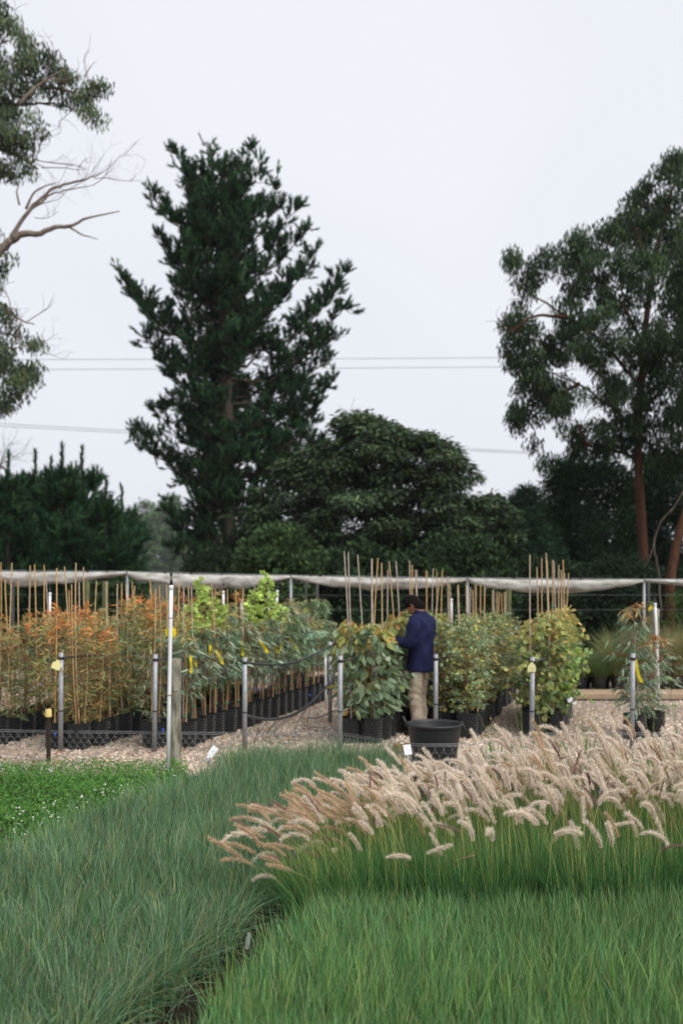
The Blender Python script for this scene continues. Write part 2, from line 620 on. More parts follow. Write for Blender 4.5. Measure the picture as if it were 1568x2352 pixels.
def clumps(poly, D, depth, n, rough=1.3):
    P = sample_poly(poly, n)
    ed = edge_dist(P, poly) * D / F
    dep = rng.uniform(-1, 1, n) * np.minimum(depth, .25 + ed * rough)
    return np.array([atd(a, b, D) for a, b in P]) + np.stack([P[:, 0] * 0, dep, P[:, 0] * 0], 1)


def leaf_cloud(g, ctr, r, per, L, W, cols, mode='droop', shape='diamond', flat=.7, var=.2, cvar=.22):
    n = len(ctr)
    N = n * per
    o = rng.normal(size=(N, 3))
    o = nrm(o) * (rng.uniform(0, 1, N) ** .5)[:, None] * np.array([r, r, r * flat])
    P = np.repeat(ctr, per, 0) + o
    if mode == 'droop':
        D = np.stack([rng.normal(scale=.35, size=N), rng.normal(scale=.35, size=N), -np.ones(N)], 1)
    elif mode == 'flat':
        D = nrm(o * np.array([1, 1, .3])) + rng.normal(scale=.5, size=(N, 3)) * np.array([1, 1, .45]) + np.array([0, 0, -.25])
    else:
        D = nrm(o) + rng.normal(scale=.6, size=(N, 3)) + np.array([0, 0, .2])
    cc = np.repeat(np.clip(1 + rng.normal(scale=cvar, size=(n, 1)), .5, 1.7), per, 0)
    leaves(g, P, D, L * rng.uniform(.7, 1.25, N), W * rng.uniform(.8, 1.2, N), pal(cols, N, var) * cc, shape, .3,
           up=(np.tile([0, 0, 1.0], (N, 1)) if mode == 'flat' else None))


def tree_thing(name, label, cat, group, base, trunk_geo, trunk_mat, crown_geo, crown_mat, extra=()):
    e = empty(name, base, 0, label, cat, group)
    b = np.asarray(base, float)

    def shift(g):
        for i in range(len(g.V)):
            g.V[i] = g.V[i] - b
        return g
    if trunk_geo is not None and trunk_geo.n:
        shift(trunk_geo).obj('trunk', trunk_mat, e, True)
    if crown_geo is not None and crown_geo.n:
        shift(crown_geo).obj('crown', crown_mat, e)
    for nm, g, m in extra:
        if g.n:
            shift(g).obj(nm, m, e, True)['kind'] = 'stuff'
    return e


# --- conifers made of whorled branches that carry bottle-brush shoots
PINE = [(.024, .057, .026), (.018, .046, .022), (.034, .072, .03), (.026, .052, .027)]


def pine_branch(tg, sh, p0, p1, r, dens, curve=.16, side_len=.9):
    p0, p1 = np.asarray(p0, float), np.asarray(p1, float)
    L = np.linalg.norm(p1 - p0)
    t = np.linspace(0, 1, 7)
    mid = p0 + (p1 - p0) * t[:, None]
    mid[:, 2] -= np.sin(t * PI) * L * curve
    mid[1:-1] += rng.normal(scale=.03 * L, size=(5, 3))
    tube(tg, mid, np.linspace(r, r * .25, 7), 5, caps=False)
    n = max(3, int(L * dens))
    for k in range(n):
        u = rng.uniform(.22, 1.0) ** .8
        i = u * 6
        a = int(min(i, 5))
        q = mid[a] + (mid[a + 1] - mid[a]) * (i - a)
        d = nrm(mid[a + 1] - mid[a])
        sd = nrm(d * .55 + rng.normal(scale=.6, size=3) + np.array([0, 0, .45]))
        ln = side_len * rng.uniform(.35, 1) * (1.15 - .55 * u)
        q1 = q + sd * ln
        if ln > .3:
            tube(tg, [q, (q + q1) / 2 - np.array([0, 0, .04]), q1], [r * .3, r * .22, r * .12], 3, caps=False)
        for s in range(rng.integers(3, 6)):
            w = rng.uniform(.3, 1.0)
            dd = nrm(sd * .6 + rng.normal(scale=.45, size=3) + np.array([0, 0, .75]))
            sh.append((q + (q1 - q) * w, dd, rng.uniform(.22, .45)))
    dd = nrm(nrm(mid[-1] - mid[-2]) + np.array([0, 0, .7]))
    for s in range(3):
        sh.append((p1, nrm(dd + rng.normal(scale=.25, size=3)), rng.uniform(.35, .55)))


def build_big_pine():
    D = 32.0
    tg, sh = Geo(), []
    base = atd(525, 1320, D)
    base[2] = -.1
    tr_px = [(527, 1320), (526, 1150), (522, 950), (515, 760), (505, 600), (495, 470), (481, 330)]
    trunk = np.array([base] + [atd(a, b, D) for a, b in tr_px])
    trunk[1:-1, 1] += rng.normal(scale=.05, size=len(trunk) - 2)
    tube(tg, trunk, [.3, .23, .21, .19, .155, .115, .08, .03], 12)

    def on(y):
        return np.array([np.interp(y, [p[1] for p in tr_px[::-1]], [p[0] for p in tr_px[::-1]]), y])
    left = [(405, 352, 520), (430, 400, 540), (345, 440, 570), (385, 480, 600), (365, 545, 650), (395, 600, 700), (274, 625, 810), (330, 690, 830),
            (335, 765, 890), (372, 830, 930), (420, 895, 970), (400, 930, 1000), (355, 945, 1030), (312, 992, 1070), (350, 1045, 1090), (420, 1100, 1135),
            (390, 1180, 1200), (410, 1225, 1240), (400, 1262, 1275), (455, 1150, 1170), (440, 780, 880), (430, 660, 760)]
    right = [(575, 345, 480), (600, 370, 520), (637, 402, 545), (640, 470, 590), (692, 475, 610), (706, 530, 650), (720, 585, 700), (690, 640, 740),
             (798, 625, 820), (770, 660, 840), (794, 705, 870), (762, 775, 890), (752, 830, 930), (762, 880, 975), (720, 940, 1010), (690, 1000, 1050), (715, 975, 1040), (700, 905, 980),
             (732, 1022, 1070), (725, 1035, 1075), (690, 1050, 1085), (650, 1062, 1095), (640, 1010, 1060), (610, 1120, 1140), (600, 1170, 1190), (580, 1240, 1250), (620, 1205, 1230), (690, 880, 960), (650, 560, 650)]
    for x, y, yb in left + right:
        o = on(yb)
        pine_branch(tg, sh, atd(o[0], o[1], D), atd(x, y, D + rng.uniform(-.9, .9)), .05, 9 if y < 560 else 11.5, .16, .55 if y < 560 else .9)
    ext = [(340, .3), (420, .8), (520, 1.3), (620, 1.7), (700, 1.8), (800, 2.0), (900, 2.0), (1000, 1.6), (1100, 1.3), (1200, 1.0), (1290, .8)]
    for y in np.arange(420, 1290, 14):
        R = np.interp(y, [e[0] for e in ext], [e[1] for e in ext])
        for k in range(3):
            a = rng.choice([-1, 1]) * PI / 2 + rng.uniform(-1.1, 1.1) * (1 if y < 1130 else .5)
            if y > 1170:
                a = rng.choice([0, PI]) + rng.uniform(0, .9) * rng.choice([1, 1, 1, -.3])
            o = on(y)
            p0 = atd(o[0], o[1], D)
            r = R * rng.uniform(.6, 1.0)
            pine_branch(tg, sh, p0, p0 + np.array([math.cos(a) * r, math.sin(a) * r, r * rng.uniform(.1, .55) * (1 if y < 900 else .6)]), .04, 8.5)
    top = atd(481, 330, D)
    for k in range(26):
        q = top + np.array([rng.normal(scale=.12), rng.normal(scale=.12), -rng.uniform(0, 1.3)])
        sh.append((q, nrm(np.array([rng.normal(scale=.5), rng.normal(scale=.5), 1.0])), rng.uniform(.3, .5)))
    P = np.array([s[0] for s in sh])
    Dr = np.array([s[1] for s in sh])
    Ln = np.array([s[2] for s in sh])
    cg = Geo()
    needles(cg, P, Dr, Ln * .8, 36, .15, .026, pal(PINE, len(P), .4), 1.0)
    return tree_thing('pine_tree', 'tall dark pine with upswept branches standing alone behind the shade cloth', 'tree', None, base, tg, M['bark'], cg, M['needle'])


build_big_pine()


def young_pine(px, top, D, spread, label, lo=.3):
    base = atd(px, 1320, D)
    base[2] = -.05
    tip = atd(px, top, D)
    tg, sh = Geo(), []
    h = tip[2]
    tube(tg, [base, base + (0, 0, h * .5), tip], [.09, .06, .015], 7)
    for k in range(5):
        a = k * 1.26 + rng.uniform(-.3, .3)
        r = rng.uniform(.28, .42)
        p0 = tip - np.array([0, 0, rng.uniform(.95, 1.15)])
        t_ = np.linspace(0, 1, 6)[:, None]
        Q = p0 + np.concatenate([np.cos(a) * r * np.sin(t_ * PI / 2), np.sin(a) * r * np.sin(t_ * PI / 2), .5 * t_ ** 2], 1)
        tube(tg, Q, np.linspace(.012, .006, 6), 4, caps=False)
        for i in range(1, 6):
            sh.append((Q[i], nrm(Q[i] - Q[i - 1] + np.array([0, 0, .06])), .16))
    z = h - 1.15
    while z > lo:
        R = min(spread, .22 + max(0, (h - z) - 1.1) * .62)
        for k in range(6):
            a = rng.uniform(0, 2 * PI)
            r = R * rng.uniform(.75, 1.1)
            p0 = np.array([base[0], base[1], z])
            pine_branch(tg, sh, p0, p0 + np.array([math.cos(a) * r, math.sin(a) * r, r * .45 + .15]), .02, 9, .12, .5)
        z -= .42
    for k in range(11):
        sh.append((tip - np.array([0, 0, .1 * k]), nrm(np.array([rng.normal(scale=.08), rng.normal(scale=.08), 1])), .15))
    P, Dr, Ln = (np.array([s[i] for s in sh]) for i in range(3))
    cg = Geo()
    needles(cg, P, Dr, Ln * .85, 30, .16, .026, pal([(.02, .05, .024), (.016, .04, .022), (.028, .062, .026)], len(P), .2))
    return tree_thing('young_pine', label, 'tree', 'young pines in the thicket', base, tg, M['bark'], cg, M['needle'])


for px, top, D, sp, lb in [
        (-40, 1085, 25.5, 1.05, 'young dark pine cut by the picture edge below the gum'),
        (20, 1050, 24.5, 1.0, 'young dark pine with the outermost single leader shoot'),
        (82, 1048, 26, 1.0, 'young dark pine with a tall leader beside the outermost one'),
        (118, 1062, 28, 1.0, 'young dark pine with a short leader between two taller ones'),
        (143, 1034, 25, 1.0, 'young dark pine with the highest candle of the thicket'),
        (189, 1040, 26, .95, 'young dark pine with candle leader next to the highest one'),
        (244, 1112, 25.5, .75, 'low young pine with a short leader near the thicket end'),
        (280, 1128, 26.5, .55, 'rounded young pine at the thicket end beside the hazy gap')]:
    young_pine(px, top, D, sp, lb)


# --- gum at the picture edge: trunk outside, boughs reaching in
def gum_left():
    D = 22.0
    tg, dg, cg = Geo(), Geo(), Geo()
    base = atd(-150, 1320, D)
    base[2] = -.1
    tube(tg, [base, atd(-148, 1000, D), atd(-135, 700, D), atd(-140, 400, D), atd(-120, 100, D), atd(-90, -150, D)], [.36, .32, .27, .2, .13, .06], 12)
    limb(tg, [(-138, 800), (-60, 660), (0, 575), (28, 552)], D, .14, .085)
    limb(tg, [(28, 552), (60, 532), (88, 540), (130, 518), (160, 522), (200, 500), (275, 485)], D, .085, .012)
    limb(tg, [(160, 522), (190, 540), (225, 549)], D, .025, .008)
    limb(tg, [(5, 575), (30, 540), (62, 490), (95, 455), (125, 430), (165, 420), (210, 408), (235, 396)], D, .055, .012)
    limb(tg, [(62, 490), (90, 470), (120, 445), (150, 438), (215, 425)], D, .03, .008)
    limb(tg, [(45, 470), (38, 440), (44, 425)], D, .025, .01)
    limb(tg, [(60, 480), (75, 445), (100, 428), (130, 420)], D, .03, .01)
    for a, b, d, L in [((215, 410), (1, 0, .5), 0, 1.0), ((235, 396), (.7, 0, .7), 0, .8), ((165, 420), (.8, 0, .6), 0, .8), ((150, 438), (1, 0, .1), 0, 1.0),
                       ((215, 425), (1, 0, .3), 0, .7), ((100, 455), (.9, 0, .5), 0, .7), ((80, 500), (1, 0, -.1), 0, .7), ((90, 470), (1, 0, .1), 0, .8)]:
        twigs(dg, atd(a[0], a[1], D), np.array(b) + rng.normal(scale=.15, size=3), L, .009, 2, 3)
    A = [(-180, 0), (20, 5), (75, 70), (80, 130), (140, 120), (165, 180), (235, 185), (262, 250), (215, 268), (180, 240), (120, 215), (60, 212), (40, 236), (-180, 290)]
    B = [(-180, 262), (60, 257), (108, 290), (105, 345), (62, 380), (0, 396), (-180, 410)]
    Cc = [(-180, 525), (4, 535), (16, 600), (18, 640), (0, 690), (-180, 700)]
    E = [(-180, 700), (12, 708), (58, 762), (98, 792), (94, 850), (60, 895), (20, 942), (-180, 955)]
    for px in ([(-130, 330), (-60, 250), (0, 237), (50, 241), (95, 235), (150, 245), (200, 258)], [(45, 241), (62, 220), (90, 195), (120, 175), (150, 160)],
               [(-130, 370), (0, 338), (45, 362), (90, 388)], [(-140, 780), (-40, 715), (0, 692), (45, 735), (80, 745)], [(-140, 850), (-40, 800), (40, 800)],
               [(-125, 200), (-40, 130), (20, 90)], [(95, 200), (140, 205), (200, 215)]):
        Q = limb(tg, px, D + rng.uniform(-.5, .5), .05, .012)
        for k in range(5):
            twigs(tg, Q[rng.integers(len(Q) // 3, len(Q))], rng.normal(size=3) + np.array([.8, 0, .3]), .8, .012, 1)
    for poly, n in ((A, 150), (B, 66), (Cc, 40), (E, 95)):
        c = clumps(poly, D, 1.6, n, 1.0)
        leaf_cloud(cg, c, .3, 105, .14, .034, [(.065, .09, .05), (.055, .08, .05), (.1, .115, .05), (.04, .06, .04)], 'droop', cvar=.3)
    for (x, y) in [(105, 372), (120, 390), (90, 392)]:
        twigs(dg, atd(x - 25, y - 5, D), (1, 0, .1), 1.0, .011, 2, 3)
    for (x, y) in [(88, 792), (92, 805)]:
        twigs(dg, atd(x, y, D), (1, .2, .1), .55, .007, 2, 3)
    return tree_thing('gum_tree', 'grey green gum with bare dead boughs reaching in from the picture edge', 'tree', None, base, tg, M['palebark'], cg, M['tree'], [('dead_branch', dg, M['deadwood'])])


gum_left()


def gum_right():
    D = 27.0
    tg, cg = Geo(), Geo()
    base = atd(1482, 1320, D)
    base[2] = -.1
    main = np.array([base, atd(1480, 1330, D), atd(1473, 1220, D), atd(1466, 1100, D), atd(1464, 1020, D), atd(1470, 900, D), atd(1480, 760, D), atd(1500, 600, D), atd(1540, 440, D), atd(1575, 370, D)])
    tube(tg, main, [.17, .145, .13, .12, .11, .1, .085, .07, .045, .02], 12)
    for px in ([(1465, 1060), (1420, 1035), (1360, 1030), (1310, 1000)], [(1350, 1028), (1330, 990), (1320, 960)], [(1466, 1000), (1400, 930), (1330, 880), (1240, 850)],
               [(1470, 900), (1400, 800), (1320, 740), (1240, 690), (1190, 650)], [(1478, 790), (1420, 690), (1350, 620), (1330, 540)], [(1500, 620), (1460, 540), (1440, 470)],
               [(1470, 950), (1530, 880), (1590, 820)], [(1300, 730), (1230, 720), (1160, 770)], [(1330, 880), (1260, 920), (1200, 960)]):
        Q = limb(tg, px, D + rng.uniform(-1, .6), .055, .014)
        for k in range(5):
            twigs(tg, Q[rng.integers(len(Q) // 3, len(Q) - 1)], rng.normal(size=3) + np.array([-.2, 0, -.3]), .55, .012, 1)
    outer = [(1640, 300), (1560, 335), (1520, 380), (1470, 400), (1470, 440), (1410, 470), (1395, 520), (1345, 505), (1315, 545), (1262, 555), (1235, 590), (1172, 578), (1158, 640),
             (1175, 700), (1142, 765), (1172, 830), (1190, 885), (1165, 930), (1185, 985), (1222, 1000), (1240, 1078), (1262, 1070), (1262, 1020), (1320, 1015), (1330, 1040), (1420, 1030), (1480, 1060), (1640, 1080)]
    c = clumps(outer, D, 2.6, 600, 1.0)
    # thin the crown where the sky shows through it
    px = c[:, 0] * F / c[:, 1] + CX
    py = HY - (c[:, 2] - EYE) * F / c[:, 1]
    keep = np.ones(len(c), bool)
    for (x, y, rx, ry) in [(1255, 690, 60, 50), (1310, 860, 50, 45), (1240, 960, 34, 30), (1350, 930, 40, 30), (1285, 1010, 30, 22), (1420, 660, 20, 24), (1300, 640, 22, 26), (1540, 900, 26, 22)]:
        keep &= ~((((px - x) / rx) ** 2 + ((py - y) / ry) ** 2 < 1) & (rng.uniform(size=len(c)) < .85))
    leaf_cloud(cg, c[keep], .31, 110, .17, .04, [(.03, .052, .024), (.024, .042, .024), (.045, .07, .025), (.02, .034, .022)], 'droop', flat=1.0, cvar=.3)
    return tree_thing('gum_tree', 'tall dense gum with drooping leaves and a red brown trunk', 'tree', None, base, tg, M['redbark'], cg, M['tree'])


gum_right()


def leaning_trunk():
    D = 24.0
    tg, cg = Geo(), Geo()
    base = atd(1535, 1320, D)
    base[2] = -.1
    tube(tg, [base, atd(1538, 1330, D), atd(1552, 1250, D), atd(1580, 1150, D), atd(1640, 960, D)], [.14, .12, .105, .09, .06], 10)
    c = clumps([(1545, 560), (1720, 540), (1740, 1080), (1600, 1060), (1548, 900)], D + .8, 1.5, 170)
    leaf_cloud(cg, c, .4, 90, .15, .034, [(.028, .045, .024), (.022, .036, .022), (.04, .06, .025)], 'droop', flat=1.0)
    tree_thing('gum_tree', 'leaning red brown gum trunk cut off by the picture edge', 'tree', None, base, tg, M['redbark'], cg, M['tree'])
    tg, cg = Geo(), Geo()
    base = atd(1517, 1320, D - .8)
    base[2] = -.1
    limb(tg, [(1517, 1420), (1515, 1330), (1508, 1300), (1500, 1255), (1512, 1200), (1545, 1170), (1575, 1120)], D - .8, .026, .016)
    limb(tg, [(1500, 1250), (1492, 1280), (1480, 1300)], D - .8, .02, .008)
    leaf_cloud(cg, clumps([(1535, 1385), (1560, 1340), (1575, 1420), (1545, 1470), (1530, 1440)], D - 2, .3, 14), .2, 60, .06, .012, [(.05, .09, .02), (.04, .075, .02)], 'up')
    tree_thing('sapling_tree', 'thin pale crooked stem standing before the dark conifers', 'tree', None, base, tg, M['bark'], cg, M['tree'])


leaning_trunk()


def broad_tree():
    D = 26.0
    tg, cg = Geo(), Geo()
    base = atd(880, 1320, D)
    base[2] = -.1
    tube(tg, [base, atd(885, 1250, D), atd(890, 1120, D), atd(870, 1000, D)], [.22, .2, .14, .05], 9)
    for px in ([(885, 1240), (800, 1150), (720, 1070)], [(888, 1200), (980, 1110), (1060, 1070)], [(888, 1160), (850, 1060), (830, 980)], [(885, 1260), (1020, 1190), (1120, 1170)], [(885, 1270), (750, 1210), (650, 1180)]):
        Q = limb(tg, px, D + rng.uniform(-.6, .6), .08, .02)
        for k in range(5):
            twigs(tg, Q[rng.integers(2, len(Q))], rng.normal(size=3) + np.array([0, 0, .4]), .9, .015, 1)
    twigs(tg, atd(768, 1035, D), (-.5, 0, 1), .7, .012, 1, 2)
    poly = [(600, 1150), (640, 1075), (690, 1050), (735, 1034), (775, 1015), (790, 985), (812, 955), (850, 955), (900, 985), (955, 1003), (1000, 1015), (1038, 1020), (1048, 1050),
            (1085, 1085), (1095, 1115), (1145, 1155), (1160, 1200), (1170, 1300), (600, 1300)]
    c = clumps(poly, D, 2.6, 300, 1.2)
    leaf_cloud(cg, c, .52, 300, .17, .06, [(.036, .06, .032), (.03, .05, .03), (.05, .075, .035), (.045, .065, .045), (.06, .085, .035)], 'flat', flat=.42, cvar=.32)
    # ragged outline sprays
    rim = []
    for i in range(1, 17):
        a, b = np.array(poly[i]), np.array(poly[i + 1])
        for k in range(3):
            q = a + (b - a) * rng.uniform()
            rim.append(atd(q[0], q[1], D + rng.uniform(-.6, .6)))
    leaf_cloud(cg, np.array(rim), .24, 70, .17, .055, [(.036, .06, .032), (.05, .075, .035), (.06, .085, .035)], 'flat', flat=.5)
    return tree_thing('broadleaf_tree', 'broad dark green leafy tree with layered crown beside the tall pine', 'tree', None, base, tg, M['bark'], cg, M['tree'])


broad_tree()


def shrub(name, label, poly, D, depth, n, r, per, L, W, cols, mode='up', group=None, cat='shrub', flat=.8, px=None, kindmat='tree', tall=None):
    tg, cg = Geo(), Geo()
    P = np.asarray(poly, float)
    if px is None:
        px = (P[:, 0].min() + P[:, 0].max()) / 2
    base = atd(px, 1320, D)
    base[2] = -.05
    top = atd(px, P[:, 1].min() + (P[:, 1].max() - P[:, 1].min()) * .3, D)
    tube(tg, [base, (base + top) / 2 + (.05, 0, 0), top], [.09, .06, .02], 7)
    for k in range(5):
        a, b = sample_poly(poly, 1)[0]
        q = base + (top - base) * rng.uniform(.1, .6)
        tube(tg, [q, (q + atd(a, b, D)) / 2 + (0, 0, -.05), atd(a, b, D)], [.035, .025, .01], 5, caps=False)
    c = clumps(poly, D, depth, int(n * 1.7))
    c = c[c[:, 2] > .1]
    if name == 'dark_conifer':
        per, L, W = int(per * 1.1), L * 1.7, W * 3.0
    elif name == 'leafy_shrub':
        per, L, W = int(per * 1.5), L * 1.3, W * 1.7
    leaf_cloud(cg, c, r, per, L, W, cols, mode, flat=flat)
    return tree_thing(name, label, cat, group, base, tg, M['bark'], cg, M[kindmat])


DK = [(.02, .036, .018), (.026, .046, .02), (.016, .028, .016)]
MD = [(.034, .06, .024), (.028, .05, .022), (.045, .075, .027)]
shrub('leafy_shrub', 'glossy green shrub below the broad tree beside the pine trunk', [(555, 1330), (575, 1240), (640, 1215), (700, 1235), (740, 1300), (745, 1500), (560, 1500)], 23.5, 1.2, 120, .28, 70, .1, .045, MD, 'up')
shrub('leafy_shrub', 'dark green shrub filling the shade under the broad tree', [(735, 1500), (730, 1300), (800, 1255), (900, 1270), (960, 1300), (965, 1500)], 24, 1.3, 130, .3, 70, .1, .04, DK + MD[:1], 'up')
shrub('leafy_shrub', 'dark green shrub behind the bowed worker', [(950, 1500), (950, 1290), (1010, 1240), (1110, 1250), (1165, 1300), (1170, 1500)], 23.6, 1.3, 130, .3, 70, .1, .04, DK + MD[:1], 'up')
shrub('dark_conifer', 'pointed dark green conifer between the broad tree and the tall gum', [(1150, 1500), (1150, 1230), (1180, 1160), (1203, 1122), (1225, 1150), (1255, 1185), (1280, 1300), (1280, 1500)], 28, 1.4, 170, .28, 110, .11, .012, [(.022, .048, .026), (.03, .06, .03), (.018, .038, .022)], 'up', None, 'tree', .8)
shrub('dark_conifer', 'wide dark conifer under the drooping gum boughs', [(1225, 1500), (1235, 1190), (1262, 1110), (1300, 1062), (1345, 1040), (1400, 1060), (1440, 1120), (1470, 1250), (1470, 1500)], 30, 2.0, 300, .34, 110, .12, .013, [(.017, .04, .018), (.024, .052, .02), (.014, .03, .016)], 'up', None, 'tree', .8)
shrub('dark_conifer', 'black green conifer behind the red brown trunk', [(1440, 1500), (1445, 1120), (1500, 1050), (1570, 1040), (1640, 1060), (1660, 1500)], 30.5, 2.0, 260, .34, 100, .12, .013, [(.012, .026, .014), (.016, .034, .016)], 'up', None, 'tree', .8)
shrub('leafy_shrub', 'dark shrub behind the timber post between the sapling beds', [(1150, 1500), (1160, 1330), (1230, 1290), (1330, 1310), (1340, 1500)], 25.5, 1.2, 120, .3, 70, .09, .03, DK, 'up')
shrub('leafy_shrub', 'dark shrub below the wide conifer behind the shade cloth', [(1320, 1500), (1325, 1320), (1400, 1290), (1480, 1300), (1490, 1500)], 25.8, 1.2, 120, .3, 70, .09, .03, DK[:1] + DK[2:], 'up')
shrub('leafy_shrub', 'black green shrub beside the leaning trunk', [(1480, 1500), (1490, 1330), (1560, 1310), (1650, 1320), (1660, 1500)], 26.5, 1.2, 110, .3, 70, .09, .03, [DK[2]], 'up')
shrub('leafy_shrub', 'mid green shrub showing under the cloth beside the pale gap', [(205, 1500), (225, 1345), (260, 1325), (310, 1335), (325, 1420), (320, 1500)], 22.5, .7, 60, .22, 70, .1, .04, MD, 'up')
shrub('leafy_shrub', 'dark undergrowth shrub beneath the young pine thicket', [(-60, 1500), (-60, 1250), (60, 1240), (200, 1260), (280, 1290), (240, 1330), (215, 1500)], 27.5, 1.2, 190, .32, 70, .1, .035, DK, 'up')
shrub('leafy_shrub', 'low dark shrub around the foot of the tall pine', [(430, 1500), (428, 1330), (450, 1275), (500, 1262), (560, 1290), (590, 1340), (590, 1500)], 30, 1.2, 110, .3, 60, .1, .03, DK, 'up')

# hazy trees far off
FARC = [(.06, .105, .045), (.07, .12, .045), (.05, .09, .045)]
for label, poly, D in [('pale hazy far tree beside the young pine thicket', [(235, 1330), (262, 1245), (300, 1165), (330, 1150), (352, 1160), (365, 1190), (350, 1330)], 230),
                       ('pale hazy far tree close to the tall pine', [(330, 1330), (345, 1180), (380, 1145), (412, 1160), (425, 1230), (430, 1330)], 240),
                       ('hazy far tree seen through the lower pine branches', [(420, 1330), (430, 1230), (500, 1215), (560, 1235), (590, 1270), (600, 1330)], 250),
                       ('faint far tree top showing above the pale trees', [(385, 1330), (388, 1140), (400, 1132), (410, 1140), (420, 1330)], 330)]:
    shrub('far_tree', label, poly, D, 3.5, 130, 1.5, 90, .8, .36, FARC, 'flat', 'hazy trees in the distance', 'tree', .7)

# bare twiggy tree top at the edge and the power lines
tg = Geo()
b0 = atd(-25, 1320, 29)
b0[2] = -.05
tube(tg, [b0, atd(-20, 1180, 29), atd(-6, 1085, 29), atd(0, 1070, 29)], [.1, .08, .05, .04], 7)
dg = Geo()
for k in range(6):
    twigs(dg, atd(-6 + k * 2, 1085 - k * 4, 29), np.array([rng.uniform(.1, 1), 0, rng.uniform(.3, 1)]), .8, .012, 2, 3)
limb(tg, [(0, 1070), (22, 1082), (38, 1100), (48, 1125)], 29, .03, .012)
tree_thing('bare_tree', 'leafless twiggy tree top above the young pine thicket', 'tree', None, b0, tg, M['deadwood'], None, None, [('bare_branch', dg, M['deadwood'])])

for lb, a, b in [('upper of the two level power lines crossing behind the pine', (95, 826), (1165, 822)), ('lower of the two level power lines crossing behind the pine', (95, 849), (1165, 843)),
                 ('upper of the two sloping power lines low over the trees', (0, 973), (1230, 1039)), ('lower of the two sloping power lines low over the trees', (0, 979), (1230, 1043))]:
    D = 46
    p, q = atd(*a, D), atd(*b, D)
    p, q = p - (q - p) * 1.5, q + (q - p) * 1.5
    t = np.linspace(0, 1, 40)[:, None]
    w = Geo()
    pts = p + (q - p) * t
    m0 = ((t - .5) ** 2 - .01) * 3.0
    pts[:, 2:3] += m0 * .35
    tube(w, pts, .013, 5)
    tag(w.obj('power_line', M['wire']), lb, 'power line', 'power lines across the sky')

# ------------------------------------------------------------------ shade cloth line and posts behind the beds
NET_D = 18.5
pole_px = [-82, 293, 668, 1073, 1478, 1880]
pole_y = [1310, 1313, 1322, 1328, 1331, 1330]
pole_lb = ['grey steel pole holding the shade cloth just outside the picture edge', 'grey steel pole under the cloth in front of the hazy gap', 'grey steel pole under the cloth beside the white sprinkler riser',
           'grey steel pole under the cloth behind the worker', 'grey steel pole under the cloth behind the red tipped sapling', 'grey steel pole under the cloth beyond the picture edge']
tops = []
for px, py, lb in zip(pole_px, pole_y, pole_lb):
    p = atd(px, py, NET_D)
    tops.append(p)
    if -60 < px < 1700:
        g = Geo()
        tube(g, [(0, 0, 0), (0, 0, p[2] * .5), (0, 0, p[2] + .01)], .026, 10)
        e = empty('steel_pole', (p[0], p[1], 0), 0, lb, 'pole', 'poles of the shade cloth')
        g.obj('tube', M['steel'], e, True)
        g = Geo()
        lathe(g, [(.028, p[2] - .03), (.03, p[2]), (.02, p[2] + .02), (0, p[2] + .022)], 10)
        g.obj('cap', M['darksteel'], e, True)
bay_lb = ['grey shade cloth bunched on its wire above the reddish saplings', 'bunched grey shade cloth bay with dark mildew behind the white sprinkler pipe', 'grey shade cloth bay behind the canes and the worker',
          'sagging grey shade cloth bay behind the tall cane cluster', 'short stretch of grey shade cloth cut by the picture edge']
sag = [(.10, .4), (.12, .42), (.095, .5), (.115, .45), (.09, .6)]
for b in range(5):
    p, q = tops[b], tops[b + 1]
    m, n = 40, 14
    t = np.linspace(0.004, .996, m)
    env = np.sin(PI * t ** (math.log(.5) / math.log(sag[b][1]))) ** .8
    wob = np.interp(t, np.linspace(0, 1, 14), rng.uniform(.75, 1.2, 14))
    hv = .02 + sag[b][0] * env * wob
    hd = .05 + .09 * env
    th = np.arange(n) * 2 * PI / n
    V = []
    fold = rng.uniform(0, 6, 5)
    for i in range(m):
        c = p + (q - p) * t[i]
        wr = 1 + .13 * np.sin(3 * th + fold[0] + 9 * t[i]) + .1 * np.sin(5 * th + fold[1] - 14 * t[i])
        yy = hd[i] * np.cos(th) * wr
        zz = -hv[i] + hv[i] * np.sin(th) * np.where(np.sin(th) > 0, 1, wr) - .012 * env[i]
        V.append(np.stack([np.full(n, c[0]), c[1] + yy, c[2] + zz], 1))
    g = Geo()
    i = np.arange(m - 1)[:, None] * n
    j = np.arange(n)[None]
    k = (j + 1) % n
    g.add(np.concatenate(V), np.stack([i + j, i + n + j, i + n + k, i + k], -1).reshape(-1, 4))
    o = tag(g.obj('shade_cloth', M['net'], None, True), bay_lb[b], 'shade cloth', 'bays of the bunched shade cloth')
    w = Geo()
    tube(w, [p + (0, 0, .004), q + (0, 0, .004)], .006, 5)
    w.obj('support_wire', M['wire'], o)
    for k_ in range(3):
        u = rng.uniform(.1, .9)
        c = p + (q - p) * u
        cg = Geo()
        box(cg, c + (0, -.03, 0), (.035, .05, .03), bev=.006)
        cg.obj('clip', M['black'], o)


